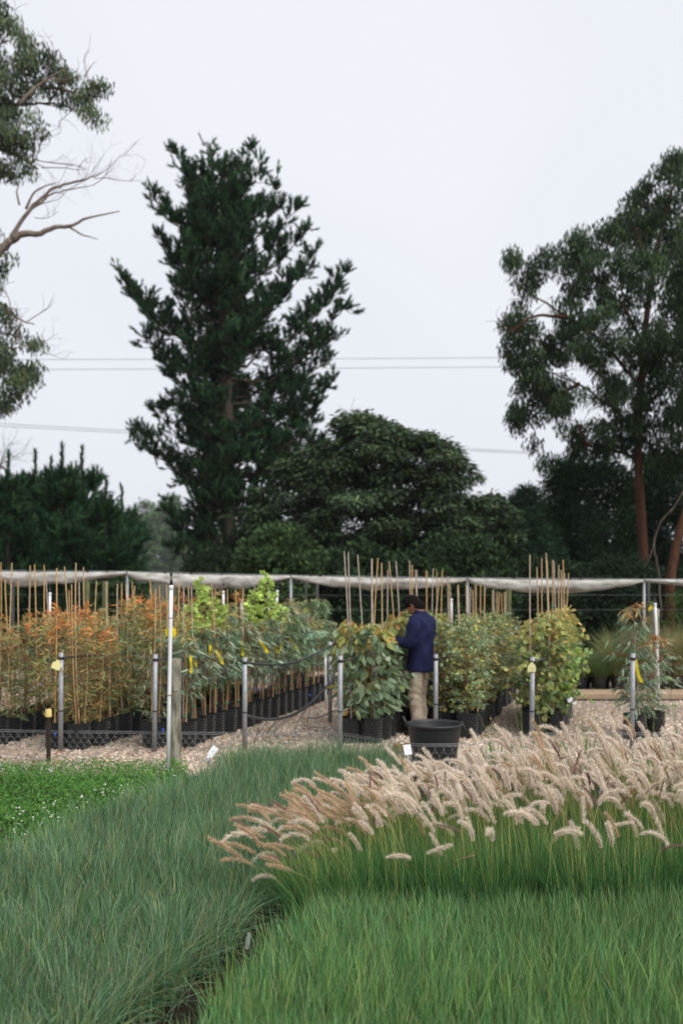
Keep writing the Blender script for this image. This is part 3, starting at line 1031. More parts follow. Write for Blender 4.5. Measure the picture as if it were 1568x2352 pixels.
def tag_plate(g, c, w, h, C=(1, 1, 1), tilt=0.0, ang=0.0):
    """ear tag outline: a narrow neck widening to a rounded plate, 6 mm thick; hangs from c"""
    o = np.array([[-.16, 0], [.16, 0], [.22, -.2], [.48, -.38], [.5, -.5], [.5, -.9], [.42, -1], [-.42, -1], [-.5, -.9], [-.5, -.5], [-.48, -.38], [-.22, -.2]]) * np.array([w, h])
    ca, sa = math.cos(ang), math.sin(ang)
    o = np.stack([o[:, 0] * ca - o[:, 1] * sa, o[:, 0] * sa + o[:, 1] * ca], 1)
    V = []
    for dy in (-.003, .003):
        V.append(np.stack([o[:, 0], np.full(12, dy) + o[:, 1] * tilt, o[:, 1]], 1) + np.asarray(c))
    V = np.concatenate(V)
    q = [(k, k + 12, (k + 1) % 12 + 12, (k + 1) % 12) for k in range(12)]
    fr = [(0, 1, 2, 11), (11, 2, 3, 10), (10, 3, 4, 9), (9, 4, 5, 8), (8, 5, 6, 7)]
    q += fr + [tuple(i + 12 for i in f[::-1]) for f in fr]
    g.add(V, q, None, C)


def round_post(px, top, D, r, mat, label, name='timber_post', tagc=None, lean=(0, 0)):
    p = atd(px, top, D)
    h = p[2]
    e = empty(name, (p[0], p[1], 0), 0, label, 'post', None)
    g = Geo()
    zz = np.linspace(0, h - .012, 9)
    prof = [(r * (1.03 - .05 * z / h) * rng.uniform(.975, 1.02), z) for z in zz] + [(r * .93, h - .003), (r * .5, h), (0, h + .001)]
    lathe(g, prof, 18)
    V = g.V[0]
    V[:, 0] += lean[0] * V[:, 2] + rng.normal(scale=.0012, size=len(V))
    g.obj('shaft', mat, e, True)
    if tagc:
        t = Geo()
        tag_plate(t, (tagc * r, -r - .006, h - .07), .09, .1)
        t.obj('tag', M['yellow'], e)
    return e


round_post(402, 1512, 9.57, .059, M['timber'], 'weathered round timber post right behind the white sprinkler pipe')
round_post(706, 1386, 18.0, .062, M['mossy'], 'mossy timber post with yellow tag behind the drip hose', tagc=-.35)
round_post(728, 1330, 19.5, .03, M['darksteel'], 'dull steel post beside the mossy tagged timber post', 'steel_post')
round_post(702, 1330, 19.8, .022, M['darksteel'], 'thin dull steel post behind the mossy tagged timber post', 'steel_post')
round_post(1167, 1344, 20.5, .058, M['mossy'], 'green grey timber post behind the grey green sapling block')
round_post(1492, 1382, 18.9, .063, M['mossy'], 'mossy timber post with yellow tag beside the cloth pole', tagc=-.1)
round_post(1503, 1398, 14.9, .064, M['timber'], 'pale timber post behind the leaning white sprinkler pipe at the grasses')
round_post(1488, 1333, 20.3, .028, M['darksteel'], 'dull steel post between the cloth pole and the tagged timber post', 'steel_post')
round_post(1090, 1335, 20.6, .03, M['darksteel'], 'dull steel post in the shade behind the worker', 'steel_post')
round_post(242, 1335, 20.0, .06, M['mossy'], 'timber post under the cloth behind the orange tipped saplings')
round_post(200, 1335, 20.4, .055, M['mossy'], 'timber post in deep shade behind the white riser in the reddish saplings')
round_post(30, 1335, 20.4, .028, M['darksteel'], 'dull steel post in the shade at the picture edge', 'steel_post')
round_post(586, 1500, 15.0, .026, M['steel'], 'grey steel post inside the bed behind the canes', 'steel_post')
for k, z in enumerate((1.15, 1.45, 1.7)):
    g = Geo()
    tube(g, [(-9, 20.9, z), (0, 20.9, z - .02), (9, 20.9, z - .01)], .0018, 4)
    tag(g.obj('fence_wire', M['wire']), ['lowest', 'middle', 'topmost'][k] + ' thin fence wire running behind the timber posts', 'wire')


# ------------------------------------------------------------------ front line of steel end posts, hoses, netting
POST = {}
for px, top, bot, lb in [(140, 1499, 1729, 'grey steel end post with a faded tilted yellow tag'), (355, 1503, 1728, 'grey steel end post just before the weathered timber post'),
                         (562, 1510, 1727, 'grey steel end post where the sagging drip hose starts'), (780, 1506, 1727, 'grey steel end post at the corner of the broad leaved saplings'),
                         (1000, 1503, 1700, 'grey steel end post standing behind the black tub'), (1220, 1509, 1724, 'grey steel end post with a pale yellow tag numbered 20'),
                         (1450, 1501, 1722, 'grey steel end post in front of the red tipped sapling with yellow ribbon'), (758, 1474, 1662, 'grey steel post where the sagging drip hose ends')]:
    b = at(px, bot)
    t = atd(px + rng.uniform(-1, 3), top, b[1])
    e = empty('steel_post', b, 0, lb, 'post', 'steel end posts of the irrigated beds')
    g = Geo()
    d = t - b
    tube(g, [(0, 0, -.0), d * .5, d], .0255, 12)
    g.obj('tube', M['steel'], e, True)
    for f, hh in ((.945, .016), (.42, .008)):
        g = Geo()
        lathe(g, [(.0245, -hh), (.029, -hh + .002), (.029, hh - .002), (.0245, hh)], 12, c=d * f)
        g.obj('clamp', M['black'], e, True)
    POST[px] = (b, t)

e = [o for o in bpy.data.objects if o.get('label', '').endswith('numbered 20')][0]
g = Geo()
tag_plate(g, (-.005, -.034, 1.005 - .075), .085, .098)
tg20 = g.obj('ear_tag', M['paleyellow'], e)
fc = bpy.data.curves.new('digits', 'FONT')
fc.body = '20'
fc.size = .052
fc.align_x = 'CENTER'
fc.extrude = .0008
fo = bpy.data.objects.new('digits', fc)
COL.objects.link(fo)
me = bpy.data.meshes.new_from_object(fo.evaluated_get(bpy.context.evaluated_depsgraph_get()))
bpy.data.objects.remove(fo)
me.materials.clear()
me.materials.append(M['ink'])
put('lettering', me, tg20, (-.005, -.0385, .93 - .082), (PI / 2, 0, 0))
e = [o for o in bpy.data.objects if 'faded tilted yellow tag' in o.get('label', '')][0]
g = Geo()
tag_plate(g, (-.012, -.036, .965), .095, .098, ang=-.35, tilt=.15)
g.obj('ear_tag', M['paleyellow'], e)
e = [o for o in bpy.data.objects if o.get('label', '').endswith('yellow ribbon')][0]
g = Geo()
rb = np.array([[.02, 0, .94], [.03, -.01, .86], [.05, -.005, .78], [.085, -.012, .70]])
V = np.concatenate([rb + np.array([[.0, .012, .0]]) + np.array([[.0, 0, .01]]), rb + np.array([[.034, 0, .012]])])
g.add(V, [(k, k + 1, k + 5, k + 4) for k in range(3)])
g.obj('ribbon', M['yellow'], e)

UD = nrm(np.array([.33, .944, 0]))


def hose(pts, r, label, drips=0, name='drip_hose', drip_len=.5, ends=None):
    pts = np.asarray(pts, float)
    t = np.linspace(0, 1, len(pts))
    tt = np.linspace(0, 1, 40)
    # smooth interpolation (Catmull-Rom by cubic fit)
    deg = min(len(pts) - 1, 4)
    Q = np.stack([np.polyval(np.polyfit(t, pts[:, k], deg), tt) for k in range(3)], 1)
    g = Geo()
    tube(g, Q, r, 8)
    o = tag(g.obj(name, M['hose'], None, True), label, 'hose', 'hoses of the drip irrigation')
    for k in range(drips):
        u = int(6 + 32 * k / max(1, drips))
        a = Q[u]
        sx, sy = rng.uniform(-.28, -.05), rng.uniform(-.4, .05)
        gz = max(.02, a[2] - drip_len)
        P = np.array([a, a + (sx * .45, sy * .3, (gz - a[2]) * .3), a + (sx * 1.1, sy * .7, (gz - a[2]) * .75), a + (sx * .9, sy, gz - a[2]), a + (sx * .2 + .1, sy - .1, gz - a[2] + (.0 if gz <= .03 else -.05))])
        P[:, 2] = np.maximum(P[:, 2], .016)
        ts = np.linspace(0, 1, 5)
        t2 = np.linspace(0, 1, 14)
        R = np.stack([np.interp(t2, ts, P[:, i]) for i in range(3)], 1)
        R[1:-1] = (R[:-2] + R[1:-1] + R[2:]) / 3
        dg = Geo()
        tube(dg, R, .0036, 5)
        dg.obj('dripper_tube', M['black'], o, True)
    return o


for px, lb in [(140, 'grey drip hose running back from the post with the tilted tag'), (355, 'grey drip hose running back from the post before the timber post'),
               (780, 'grey drip hose running back over the broad leaved saplings'), (1000, 'grey drip hose running back from the post behind the tub'),
               (1220, 'grey drip hose running back from the post numbered 20'), (1450, 'grey drip hose running back from the post with the yellow ribbon')]:
    b, t = POST[px]
    a = t + (0.02, 0.02, -.055)
    hose([a, a + UD * .8 + (0, 0, -.03), a + UD * 1.8 + (0, 0, -.06), a + UD * 2.9 + (0, 0, .0)], .012, lb, 3, drip_len=.25)
a, c = POST[562][1] + (.02, 0, -.055), POST[758][1] + (0, 0, -.05)
hose([a, a + (c - a) * .3 + (0, 0, -.085), a + (c - a) * .6 + (0, 0, -.1), c], .014, 'grey top hose slung between two posts in front of the tagged timber post', 5, drip_len=.16)
a = np.array([POST[562][0][0] + .03, POST[562][0][1] + .03, .37])
c = np.array([POST[758][0][0], POST[758][0][1] + .0, .52])
mid1, mid2 = a + (c - a) * .3 + np.array([0.02, 0, -.16]), a + (c - a) * .6 + np.array([.05, 0, -.16])
hose([a, mid1, mid2, c], .017, 'thick grey hose sagging low between two posts above the gravel', 9, drip_len=.5)
c2 = c + UD * 4
hose([c, c + UD * 1 + (0, 0, .02), c + UD * 2.2 + (0, 0, .03), c2], .014, 'grey hose continuing behind the far steel post', 0)
p0 = np.array([-2.0, 10.6, .33])
hose([p0 + (0, .2, 0), p0 + UD * 1.4 + (0, 0, -.05), p0 + UD * 2.8 + (0, 0, .0), p0 + UD * 4.2 + (0, 0, .12)], .013, 'grey hose lying between the pots of the row with paired canes', 0)
b = POST[780][0]
hose([b + (.0, 0, .43), b + (-.1, .1, .40), b + (-.2, .2, .34), b + (-.34, .35, .31)], .006, 'short black tube curling off the post at the broad leaved saplings')

# wire netting pushed forward by the tub
NL = [(-4.2, 10.76), (-2.94, 10.7), (-1.97, 10.7), (-1.0, 10.7), (-.02, 10.68), (.5, 9.72), (.72, 9.5), (1.05, 9.5), (1.35, 9.9), (2.0, 10.66), (3.05, 10.7), (4.4, 10.7)]
NLs = np.concatenate([[0], np.cumsum(np.linalg.norm(np.diff(np.array(NL), axis=0), axis=1))])


def nl(s):
    return np.stack([np.interp(s, NLs, [p[0] for p in NL]), np.interp(s, NLs, [p[1] for p in NL])], -1)


def ntop(s):
    return np.interp(s, NLs, [.215, .2, .19, .18, .19, .25, .26, .26, .22, .18, .18, .18])


g = Geo()
cw, rows = .078, 4
for r_ in range(rows):
    for k in range(int(NLs[-1] / cw)):
        s0 = (k + (.5 if r_ % 2 else 0)) * cw
        f0, f1 = r_ / rows, (r_ + 1) / rows
        zt = ntop(s0)
        z1, z2, z3 = zt * (1 - f0 * .97), zt * (1 - (f0 + .12)), zt * (1 - f1 + .0)

        def pt(s, z):
            xy = nl(s)
            return np.array([xy[0], xy[1] + .012 * math.sin(s * 7), max(z, .006)])
        a_, b_, c_, d_ = pt(s0 - cw * .28, zt * (1 - f0)), pt(s0 + cw * .28, zt * (1 - f0)), pt(s0 + cw * .5, zt * (1 - f0 - .5 / rows)), pt(s0 + cw * .5 + cw * .0, zt * (1 - f0 - .5 / rows))
        e_ = pt(s0 - cw * .5, zt * (1 - f0 - .5 / rows))
        lo1, lo2 = pt(s0 - cw * .28, zt * (1 - f1)), pt(s0 + cw * .28, zt * (1 - f1))
        tube(g, [e_, a_, b_, c_], .0012, 3, caps=False)
        tube(g, [e_, lo1], .0012, 3, caps=False)
        tube(g, [c_, lo2], .0012, 3, caps=False)
o = tag(g.obj('wire_netting', M['hexwire']), 'low strip of hexagonal wire netting along the end posts', 'wire netting', None)
S = np.linspace(0, NLs[-1], 70)
for nm, dz in (('top_wire', .0), ('line_wire', .018)):
    g = Geo()
    xy = nl(S)
    tube(g, np.stack([xy[:, 0], xy[:, 1], ntop(S) + dz], 1), .0026, 5)
    g.obj(nm, M['wire'], o)


# ------------------------------------------------------------------ sprinkler risers
def riser(px, top, D, basepx, r, label, head=True, basez=0.0):
    t = atd(px, top, D)
    b = np.array([(basepx - CX) * D / F, D, basez])
    e = empty('sprinkler_riser', b, 0, label, 'sprinkler pipe', 'white sprinkler pipes')
    d = t - b
    u = nrm(d)
    g = Geo()
    tube(g, [(0, 0, 0), d * .4, d * .8, d], r, 14)
    g.obj('pipe', M['pvc'], e, True)
    g = Geo()
    tube(g, [d - u * .035, d - u * .033, d + u * .0, d + u * .008], [r * 1.02, r * 1.22, r * 1.22, r * .9], 14)
    g.obj('collar', M['pvc'], e, True)
    if head:
        g = Geo()
        s = r / .0165
        tube(g, [d + u * .008, d + u * .05 * s, d + u * .056 * s, d + u * .062 * s, d + u * .085 * s], [r * .85, r * .8, r * .5, r * .38, r * .36], 12)
        lathe(g, [(0, .085 * s), (.010 * s, .087 * s), (.011 * s, .112 * s), (.006 * s, .118 * s), (0, .118 * s)], 10, c=d)
        for sx in (-1, 1):
            tube(g, [d + (sx * .008 * s, 0, .112 * s), d + (sx * .014 * s, 0, .122 * s), d + (sx * .012 * s, 0, .134 * s), d + (sx * .004 * s, 0, .14 * s)], .0028 * s, 5)
        lathe(g, [(0, .138 * s), (.009 * s, .139 * s), (.009 * s, .146 * s), (0, .147 * s)], 10, c=d)
        g.obj('sprinkler_head', M['black'], e, True)
    return e, d


e, d = riser(393.5, 1346, 9.2, 385.5, .0172, 'tall white sprinkler pipe with yellow hexagon tag before the timber post')
g = Geo()
c = d * .765
hx = np.array([[math.cos(a) * .056 * sx, 0, math.sin(a) * .056] for a, sx in [(PI / 2 + k * PI / 3, 1) for k in range(6)]])
V = np.concatenate([hx + (0, .021, 0), hx + (0, .025, 0)]) + c + (.0, 0, -.005)
g.add(V, [(k, (k + 1) % 6, (k + 1) % 6 + 6, k + 6) for k in range(6)] + [(0, 1, 2, 5), (5, 2, 3, 4), (11, 8, 7, 6), (10, 9, 8, 11)])
g.obj('tag', M['yellow'], e)
g = Geo()
lathe(g, [(.0165, -.003), (.0185, -.003), (.0185, .003), (.0165, .003)], 14, c=d * .835)
g.obj('cable_tie', M['black'], e)
g = Geo()
c = d * .44
tube(g, [c + (-.02, -.019, .0), c + (.02, -.019, 0), c + (.024, .02, 0), c + (.03, .3, 0), c + (-.03, .3, 0), c + (-.024, .02, 0), c + (-.02, -.019, 0)], .0035, 5)
g.obj('tie_wire', M['stem'], e)
riser(115.5, 1362, 15.0, 114, .0165, 'white sprinkler riser rising out of the reddish saplings')
riser(618, 1358 - 0, 15.6, 616, .012, 'thin white riser above the yellow green maples', basez=0)
riser(513, 1358, 14.6, 515, .0165, 'white sprinkler riser beside the yellow green maple leaves')
riser(555, 1378, 16.2, 553, .016, 'short white sprinkler riser between two others at the maples')
riser(637, 1357, 14.9, 622, .0165, 'leaning white sprinkler riser at the open end of the cane row')
riser(1035, 1376, 16.0, 1037, .022, 'white sprinkler riser among the canes beside the worker')
riser(1503.5, 1386, 14.3, 1513, .0165, 'leaning white sprinkler riser before the pale timber post')
riser(747, 1505, 14.0, 748, .014, 'short white pipe beside the steel post where the hose ends', head=False)

# ------------------------------------------------------------------ small things at the beds
e = empty('marker_stake', at(112, 1752), 0, 'dark brown square stake with a cream yellow cap', 'stake', None)
b = at(112, 1752)
h = atd(112, 1632, b[1])[2]
g = Geo()
box(g, (0, 0, h / 2), (.038, .035, h), bev=.004)
g.obj('shaft', M['brownstake'], e)
g = Geo()
lathe(g, [(.033, h - .06), (.033, h - .058), (.03, h + .008), (.026, h + .012), (0, h + .013)], 14)
lathe(g, [(.033, h - .06), (.028, h - .06)], 14)
g.obj('cap', M['cap'], e, True)


def label_card(px, py, D, outline, tilt, label, cordc=None):
    c = atd(px, py, D)
    e = empty('plant_label', (c[0], c[1], 0), 0, label, 'plant label', None)
    o = np.asarray(outline, float)
    n = len(o)
    V = np.concatenate([np.stack([o[:, 0], o[:, 1] * tilt + dy, o[:, 1]], 1) for dy in (-.0012, .0012)]) + (0, 0, c[2])
    me = bpy.data.meshes.new('card')
    me.from_pydata([tuple(v) for v in V], [], [tuple(range(n))[::-1], tuple(range(n, 2 * n))] + [(k, (k + 1) % n, (k + 1) % n + n, k + n) for k in range(n)])
    me.materials.append(M['card'])
    put('card', me, e)
    return e, c


cs, sn = math.cos(.62), math.sin(.62)


def rt(pts):
    return [(x * cs + z * sn, -x * sn + z * cs) for x, z in pts]


e, c = label_card(487, 1729, 9.15, rt([(-.007, -.085), (.007, -.085), (.017, -.06), (.018, -.04), (.03, -.035), (.03, .06), (-.03, .06), (-.03, -.03), (-.018, -.035), (-.018, -.06)]), .25,
                  'white tilted plant label tied with blue cord at the blue grass edge')
g = Geo()
q = np.array(rt([(0, -.058)])[0])
lathe(g, [(.02, -.003), (.021, 0), (.02, .003)], 10, c=(q[0], q[1] * .25, c[2] + q[1]))
tube(g, [(q[0] + .015, .0, c[2] + q[1]), (q[0] + .0, .0, c[2] + q[1] - .06), (q[0] - .02, 0, 0.0)], .004, 6)
g.obj('tie_stick', plain('navy_cord', (.04, .06, .2), .7), e)
g = Geo()
q = np.array(rt([(.0, .015)])[0])
box(g, (q[0], q[1] * .25 - .002, c[2] + q[1]), (.012, .001, .005))
g.obj('lettering', M['darksteel'], e)
cs, sn = math.cos(-.16), math.sin(-.16)
e, c = label_card(936, 1722, 8.9, rt([(-.033, -.04), (.033, -.045), (.031, .042), (-.036, .045)]), .2, 'square white plant label in the grass before the black tub')
g = Geo()
tube(g, [(0, 0, c[2] - .04), (.005, 0, 0)], .004, 5)
g.obj('stick', M['card'], e)
cs, sn = math.cos(.12), math.sin(.12)
e, c = label_card(567, 2168, 5.05, rt([(-.006, -.06), (.011, -.06), (.014, .02), (.012, .05), (-.008, .052)]), .3, 'small translucent plastic label in the dark furrow')
e.children[0].data.materials[0] = plain('clouded_plastic', (.42, .45, .44), .3, .5, noise=.6, nscale=60, c2=(.25, .28, .27))

# tub
TC = np.array([(997 - CX) * 9.95 / F, 9.95, 0])
e = empty('plastic_tub', TC, 0, 'large round black plastic tub with a bent loop handle', 'tub', None)
R0, R1, HT = .212, .27, .41
g = Geo()
lathe(g, [(0, .004), (R0 - .01, .0), (R0, .01), (R0 + .012, HT * .35), (R1 - .012, HT - .05), (R1 - .012, HT - .03), (R1, HT - .026), (R1 + .004, HT - .012), (R1, HT), (R1 - .012, HT),
          (R1 - .018, HT - .02), (R0 - .004, .03), (0, .02)], 56)
g.obj('shell', M['tub'], e, True)
for sx in (-1, 1):
    g = Geo()
    A = np.array([[sx * (R1 - .004), -.05, HT - .03], [sx * (R1 + .012), -.052, HT + .02], [sx * (R1 + .028), -.045, HT + .05], [sx * (R1 + .035), 0, HT + .056], [sx * (R1 + .028), .045, HT + .05], [sx * (R1 + .012), .052, HT + .02], [sx * (R1 - .004), .05, HT - .03]])
    if sx > 0:
        A[:, 2] = HT - .02 - (A[:, 2] - HT) * .8
    tube(g, A, .0105, 8)
    g.obj('handle', M['tub'], e, True)
g = Geo()
box(g, (0, 0, .045), (.2, .1, .075), bev=.008)
tag(g.obj('paver_block', M['brick'], None, False, loc=((926 - CX) * 10.6 / F, 10.6, .012), rot=(0, 0, .25)), 'orange brown block on the gravel beside the black tub', 'brick')
g = Geo()
lathe(g, [(0, .0), (.11, 0), (.125, .48), (.137, .485), (.137, .5), (.122, .5), (.115, .42), (0, .42)], 28)
tag(g.obj('tall_pot', M['pot'], None, True, loc=((935 - CX) * 12.1 / F, 12.1, .012)), 'tall smooth black pot standing beside the worker\'s leg', 'pot')

# timber-edged bed far right, blue line behind the cane row
e = empty('raised_edge', (4.55, 15.0, 0), 0, 'long tan timber edging on the gravel before the potted grasses', 'edging', None)
for k, (x0, x1) in enumerate([(-1.2, .0), (.006, 1.25), (1.256, 2.6)]):
    g = Geo()
    box(g, ((x0 + x1) / 2, .25, .06), (x1 - x0, .62, .1), bev=.006)
    g.obj('board', M['tan'], e)
g = Geo()
box(g, (.7, -.075, .02), (3.8, .02, .03))
g.obj('edge_strip', M['black'], e)
g = Geo()
box(g, (0, 0, .035), (2.6, 1.1, .07), bev=.01)
tag(g.obj('sand_tray', M['tan'], None, False, loc=(-1.2, 16.3, .012), rot=(0, 0, -.05)), 'tan bench top seen between the canes and the hose post', 'bench')
g = Geo()
tube(g, [(-1.75, 15.68, .1), (-1.2, 15.66, .1), (-.75, 15.68, .1)], .012, 6)
tag(g.obj('blue_pipe', M['blue']), 'thin blue pipe along the tan bench behind the canes', 'pipe')

# ------------------------------------------------------------------ potted saplings
PH, PR = .28, .118


def make_pot():
    g = Geo()
    lathe(g, [(0, .004), (PR * .93, .002), (PR * .95, .012), (PR, PH - .012), (PR + .006, PH - .008), (PR + .006, PH), (PR - .004, PH), (PR - .008, PH - .035), (0, PH - .03)], 26)
    nc, nr = 20, 9
    V, T = [], []
    for r_ in range(nr):
        z = .022 + r_ * (PH - .045) / (nr - 1)
        rad = PR * (.95 + .05 * z / PH)
        for k in range(nc):
            a = (k + (.5 if r_ % 2 else 0)) * 2 * PI / nc
            da, dz = .12, .0115
            bs = len(V)
            for (aa, zz, rr) in ((a - da, z, rad), (a, z - dz, rad), (a + da, z, rad), (a, z + dz, rad), (a, z, rad + .0155)):
                V.append((rr * math.cos(aa), rr * math.sin(aa), zz))
            T += [(bs, bs + 1, bs + 4), (bs + 1, bs + 2, bs + 4), (bs + 2, bs + 3, bs + 4), (bs + 3, bs, bs + 4)]
    g.add(V, None, T)
    return g.mesh('pot', M['pot'])


POT = make_pot()
g = Geo()
box(g, (0, 0, 0), (.03, .014, .028), bev=.003)
CLIP = g.mesh('clip', M['blue'])
g = Geo()
lathe(g, [(.013, -.008), (.016, -.006), (.016, .006), (.013, .008)], 8)
box(g, (.02, 0, 0), (.022, .008, .008))
TIE = g.mesh('tie', M['green'])
g = Geo()
rb = np.array([[0, 0, 0], [.012, -.01, -.03], [.03, -.006, -.07], [.036, -.014, -.10]])
g.add(np.concatenate([rb + (0, .008, .006), rb + (.022, 0, 0)]), [(k, k + 1, k + 5, k + 4) for k in range(3)])
RIB = g.mesh('ribbon', M['yellow'])

OL, GR = (.15, .16, .055), (.105, .145, .075)
SP = {
    'red': dict(h=1.4, z0=.26, R=.25, tw=46, per=10, L=.085, W=.0135, shape='lance', droop=.35, low=[(.16, .18, .07), (.11, .15, .075), (.2, .19, .075), (.23, .15, .06)], top=[(.46, .17, .05), (.38, .21, .065), (.27, .22, .08), (.44, .14, .05)], tt=.74, tc=(.2, .08, .04)),
    'olive': dict(h=1.4, z0=.26, R=.25, tw=45, per=10, L=.085, W=.014, shape='lance', droop=.35, low=[(.13, .17, .08), (.1, .14, .08), (.16, .18, .08), (.09, .13, .075)], top=[(.28, .22, .08), (.22, .21, .08), (.34, .19, .065)], tt=.8, tc=(.17, .1, .05)),
    'grey': dict(h=1.2, z0=.58, R=.2, tw=34, per=8, L=.125, W=.024, shape='lance', droop=1.0, low=[(.1, .145, .09), (.13, .18, .115), (.085, .125, .07), (.17, .21, .14)], top=[(.17, .18, .07), (.24, .19, .07), (.14, .17, .085)], tt=.82, tc=(.15, .09, .05)),
    'maple': dict(h=1.75, z0=.7, R=.17, tw=44, per=7, L=.062, W=.056, shape='lobed', droop=.45, low=[(.2, .25, .07), (.16, .21, .06), (.27, .19, .06), (.22, .25, .08)], top=[(.3, .38, .1), (.26, .34, .09), (.22, .3, .08)], tt=.55, tc=(.16, .12, .05)),
    'broad': dict(h=1.4, z0=.32, R=.27, tw=46, per=6, L=.115, W=.056, shape='oval', droop=1.1, low=[(.1, .145, .08), (.13, .18, .11), (.085, .125, .07), (.18, .22, .15)], top=[(.25, .25, .07), (.2, .22, .07), (.32, .2, .06), (.16, .19, .07)], tt=.74, tc=(.19, .1, .05)),
    'small': dict(h=1.3, z0=.28, R=.26, tw=80, per=10, L=.042, W=.031, shape='oval', droop=.4, low=[(.14, .19, .115), (.17, .22, .14), (.12, .165, .09), (.19, .22, .1), (.3, .23, .06)], top=[(.17, .21, .12), (.15, .19, .1), (.25, .26, .08)], tt=.7, tc=(.17, .1, .05)),
    'round': dict(h=1.4, z0=.24, R=.31, tw=50, per=7, L=.07, W=.058, shape='oval', droop=.7, low=[(.11, .155, .07), (.14, .18, .08), (.08, .125, .06), (.24, .27, .07)], top=[(.25, .25, .08), (.3, .22, .08), (.18, .21, .075), (.28, .27, .09)], tt=.66, tc=(.2, .12, .05)),
    'tip': dict(h=1.45, z0=.26, R=.3, tw=66, per=8, L=.12, W=.02, shape='lance', droop=1.1, low=[(.085, .12, .07), (.11, .145, .095), (.16, .19, .13)], top=[(.33, .14, .05), (.25, .16, .06), (.2, .17, .07)], tt=.72, tc=(.22, .08, .05)),
}


def foliage(sp, seed, as_parts=False):
    s = SP[sp]
    tone = np.array([rng.uniform(.85, 1.2), rng.uniform(.95, 1.1), rng.uniform(.8, 1.15)]) * rng.uniform(.85, 1.25)
    tshift = rng.uniform(-.1, .12)
    g = Geo()
    A = []
    h, z0, R = s['h'], s['z0'], s['R']
    wig = rng.normal(scale=.018, size=(2, 5))
    zz = np.linspace(0, h, 5)

    def stem(z):
        return np.array([np.interp(z, zz, wig[0]), np.interp(z, zz, wig[1]), z])
    for k in range(s['tw']):
        u = (k + rng.uniform()) / s['tw']
        z = z0 + (h - z0) * u
        pr = (math.sin(PI * (.14 + .8 * u)) ** .7)
        if sp == 'maple':
            pr = 1.15 - .75 * u
        Rk = R * pr * rng.uniform(.6, 1.15)
        a = rng.uniform(0, 2 * PI)
        d = np.array([math.cos(a), math.sin(a), rng.uniform(.25, .8)])
        p0 = stem(z)
        p1 = p0 + d * Rk + np.array([0, 0, -.25 * Rk])
        tube(g, [p0, (p0 + p1) / 2 + (0, 0, .02), p1], [.0035, .0026, .0012], 3, s['tc'], caps=False)
        n = s['per']
        w = rng.uniform(.2, 1, n)
        q = p0 + (p1 - p0) * w[:, None] + rng.normal(scale=.012, size=(n, 3))
        dd = nrm(d * .7 + rng.normal(scale=.6, size=(n, 3))) + np.array([0, 0, -s['droop']])
        f = np.clip((u - s['tt'] - tshift) / .2 + rng.normal(scale=.25, size=n), 0, 1)
        c = np.where((rng.uniform(size=n) < f)[:, None], pal(s['top'], n, .16), pal(s['low'], n, .25) * tone)
        A.append((q, dd, s['L'] * rng.uniform(.65, 1.2, n), s['W'] * rng.uniform(.75, 1.2, n), c))
    q, dd, L, W, c = (np.concatenate([a[i] for a in A]) for i in range(5))
    if as_parts:
        return g.mesh('twigs', M['plant']), (q, dd, L, W, c)
    leaves(g, q, dd, L, W, c, s['shape'], .3)
    return g.mesh('foliage', M['plant'])


def stem_mesh(sp):
    s = SP[sp]
    g = Geo()
    zz = np.linspace(PH - .05, s['h'], 7)
    tube(g, np.stack([rng.normal(scale=.012, size=7), rng.normal(scale=.012, size=7), zz], 1), np.linspace(.008, .002, 7), 6)
    return g.mesh('stem', M['stem'])


NV = 6
FOL = {k: [foliage(k, i) for i in range(NV)] for k in SP}
STM = {k: stem_mesh(k) for k in SP}
# single leaves for the broad leaved plants in front, whose leaves can be told apart
LEAFS = {}
for sp in ('broad', 'round'):
    L_ = []
    for c in SP[sp]['low'] + SP[sp]['top']:
        g = Geo()
        leaves(g, [(0, 0, 0)], [(0, 0, 1.0)], 1.0, SP[sp]['W'] / SP[sp]['L'], c, 'oval', .3, up=[(1.0, 0, 0)])
        L_.append(g.mesh('leaf', M['plant']))
    LEAFS[sp] = L_
ORD = ['first', 'second', 'third', 'fourth', 'fifth', 'sixth', 'seventh', 'eighth', 'ninth', 'tenth', 'eleventh', 'twelfth', 'thirteenth', 'fourteenth', 'fifteenth', 'sixteenth', 'seventeenth', 'eighteenth']
CANE_C = [(.5, .33, .16), (.55, .4, .22), (.52, .42, .33), (.48, .4, .36), (.6, .4, .17)]


def cane(parent, p0, p1, col, r=.0078):
    g = Geo()
    p0, p1 = np.asarray(p0, float), np.asarray(p1, float)
    L = np.linalg.norm(p1 - p0)
    n = max(3, int(L / .13))
    pts, rr = [], []
    bow = rng.normal(scale=.006, size=2)
    for k in range(n + 1):
        t = k / n
        c = p0 + (p1 - p0) * t + np.array([bow[0], bow[1], 0]) * math.sin(PI * t) * 2
        for dt, f in ((-.006, 1.0), (0, 1.16), (.006, 1.0)):
            if 0 <= t + dt / L <= 1:
                pts.append(c + (p1 - p0) / L * dt)
                rr.append(r * f * (1.1 - .25 * t))
    tube(g, pts, rr, 6, col)
    return g.obj('cane', M['bamboo'], parent, True)


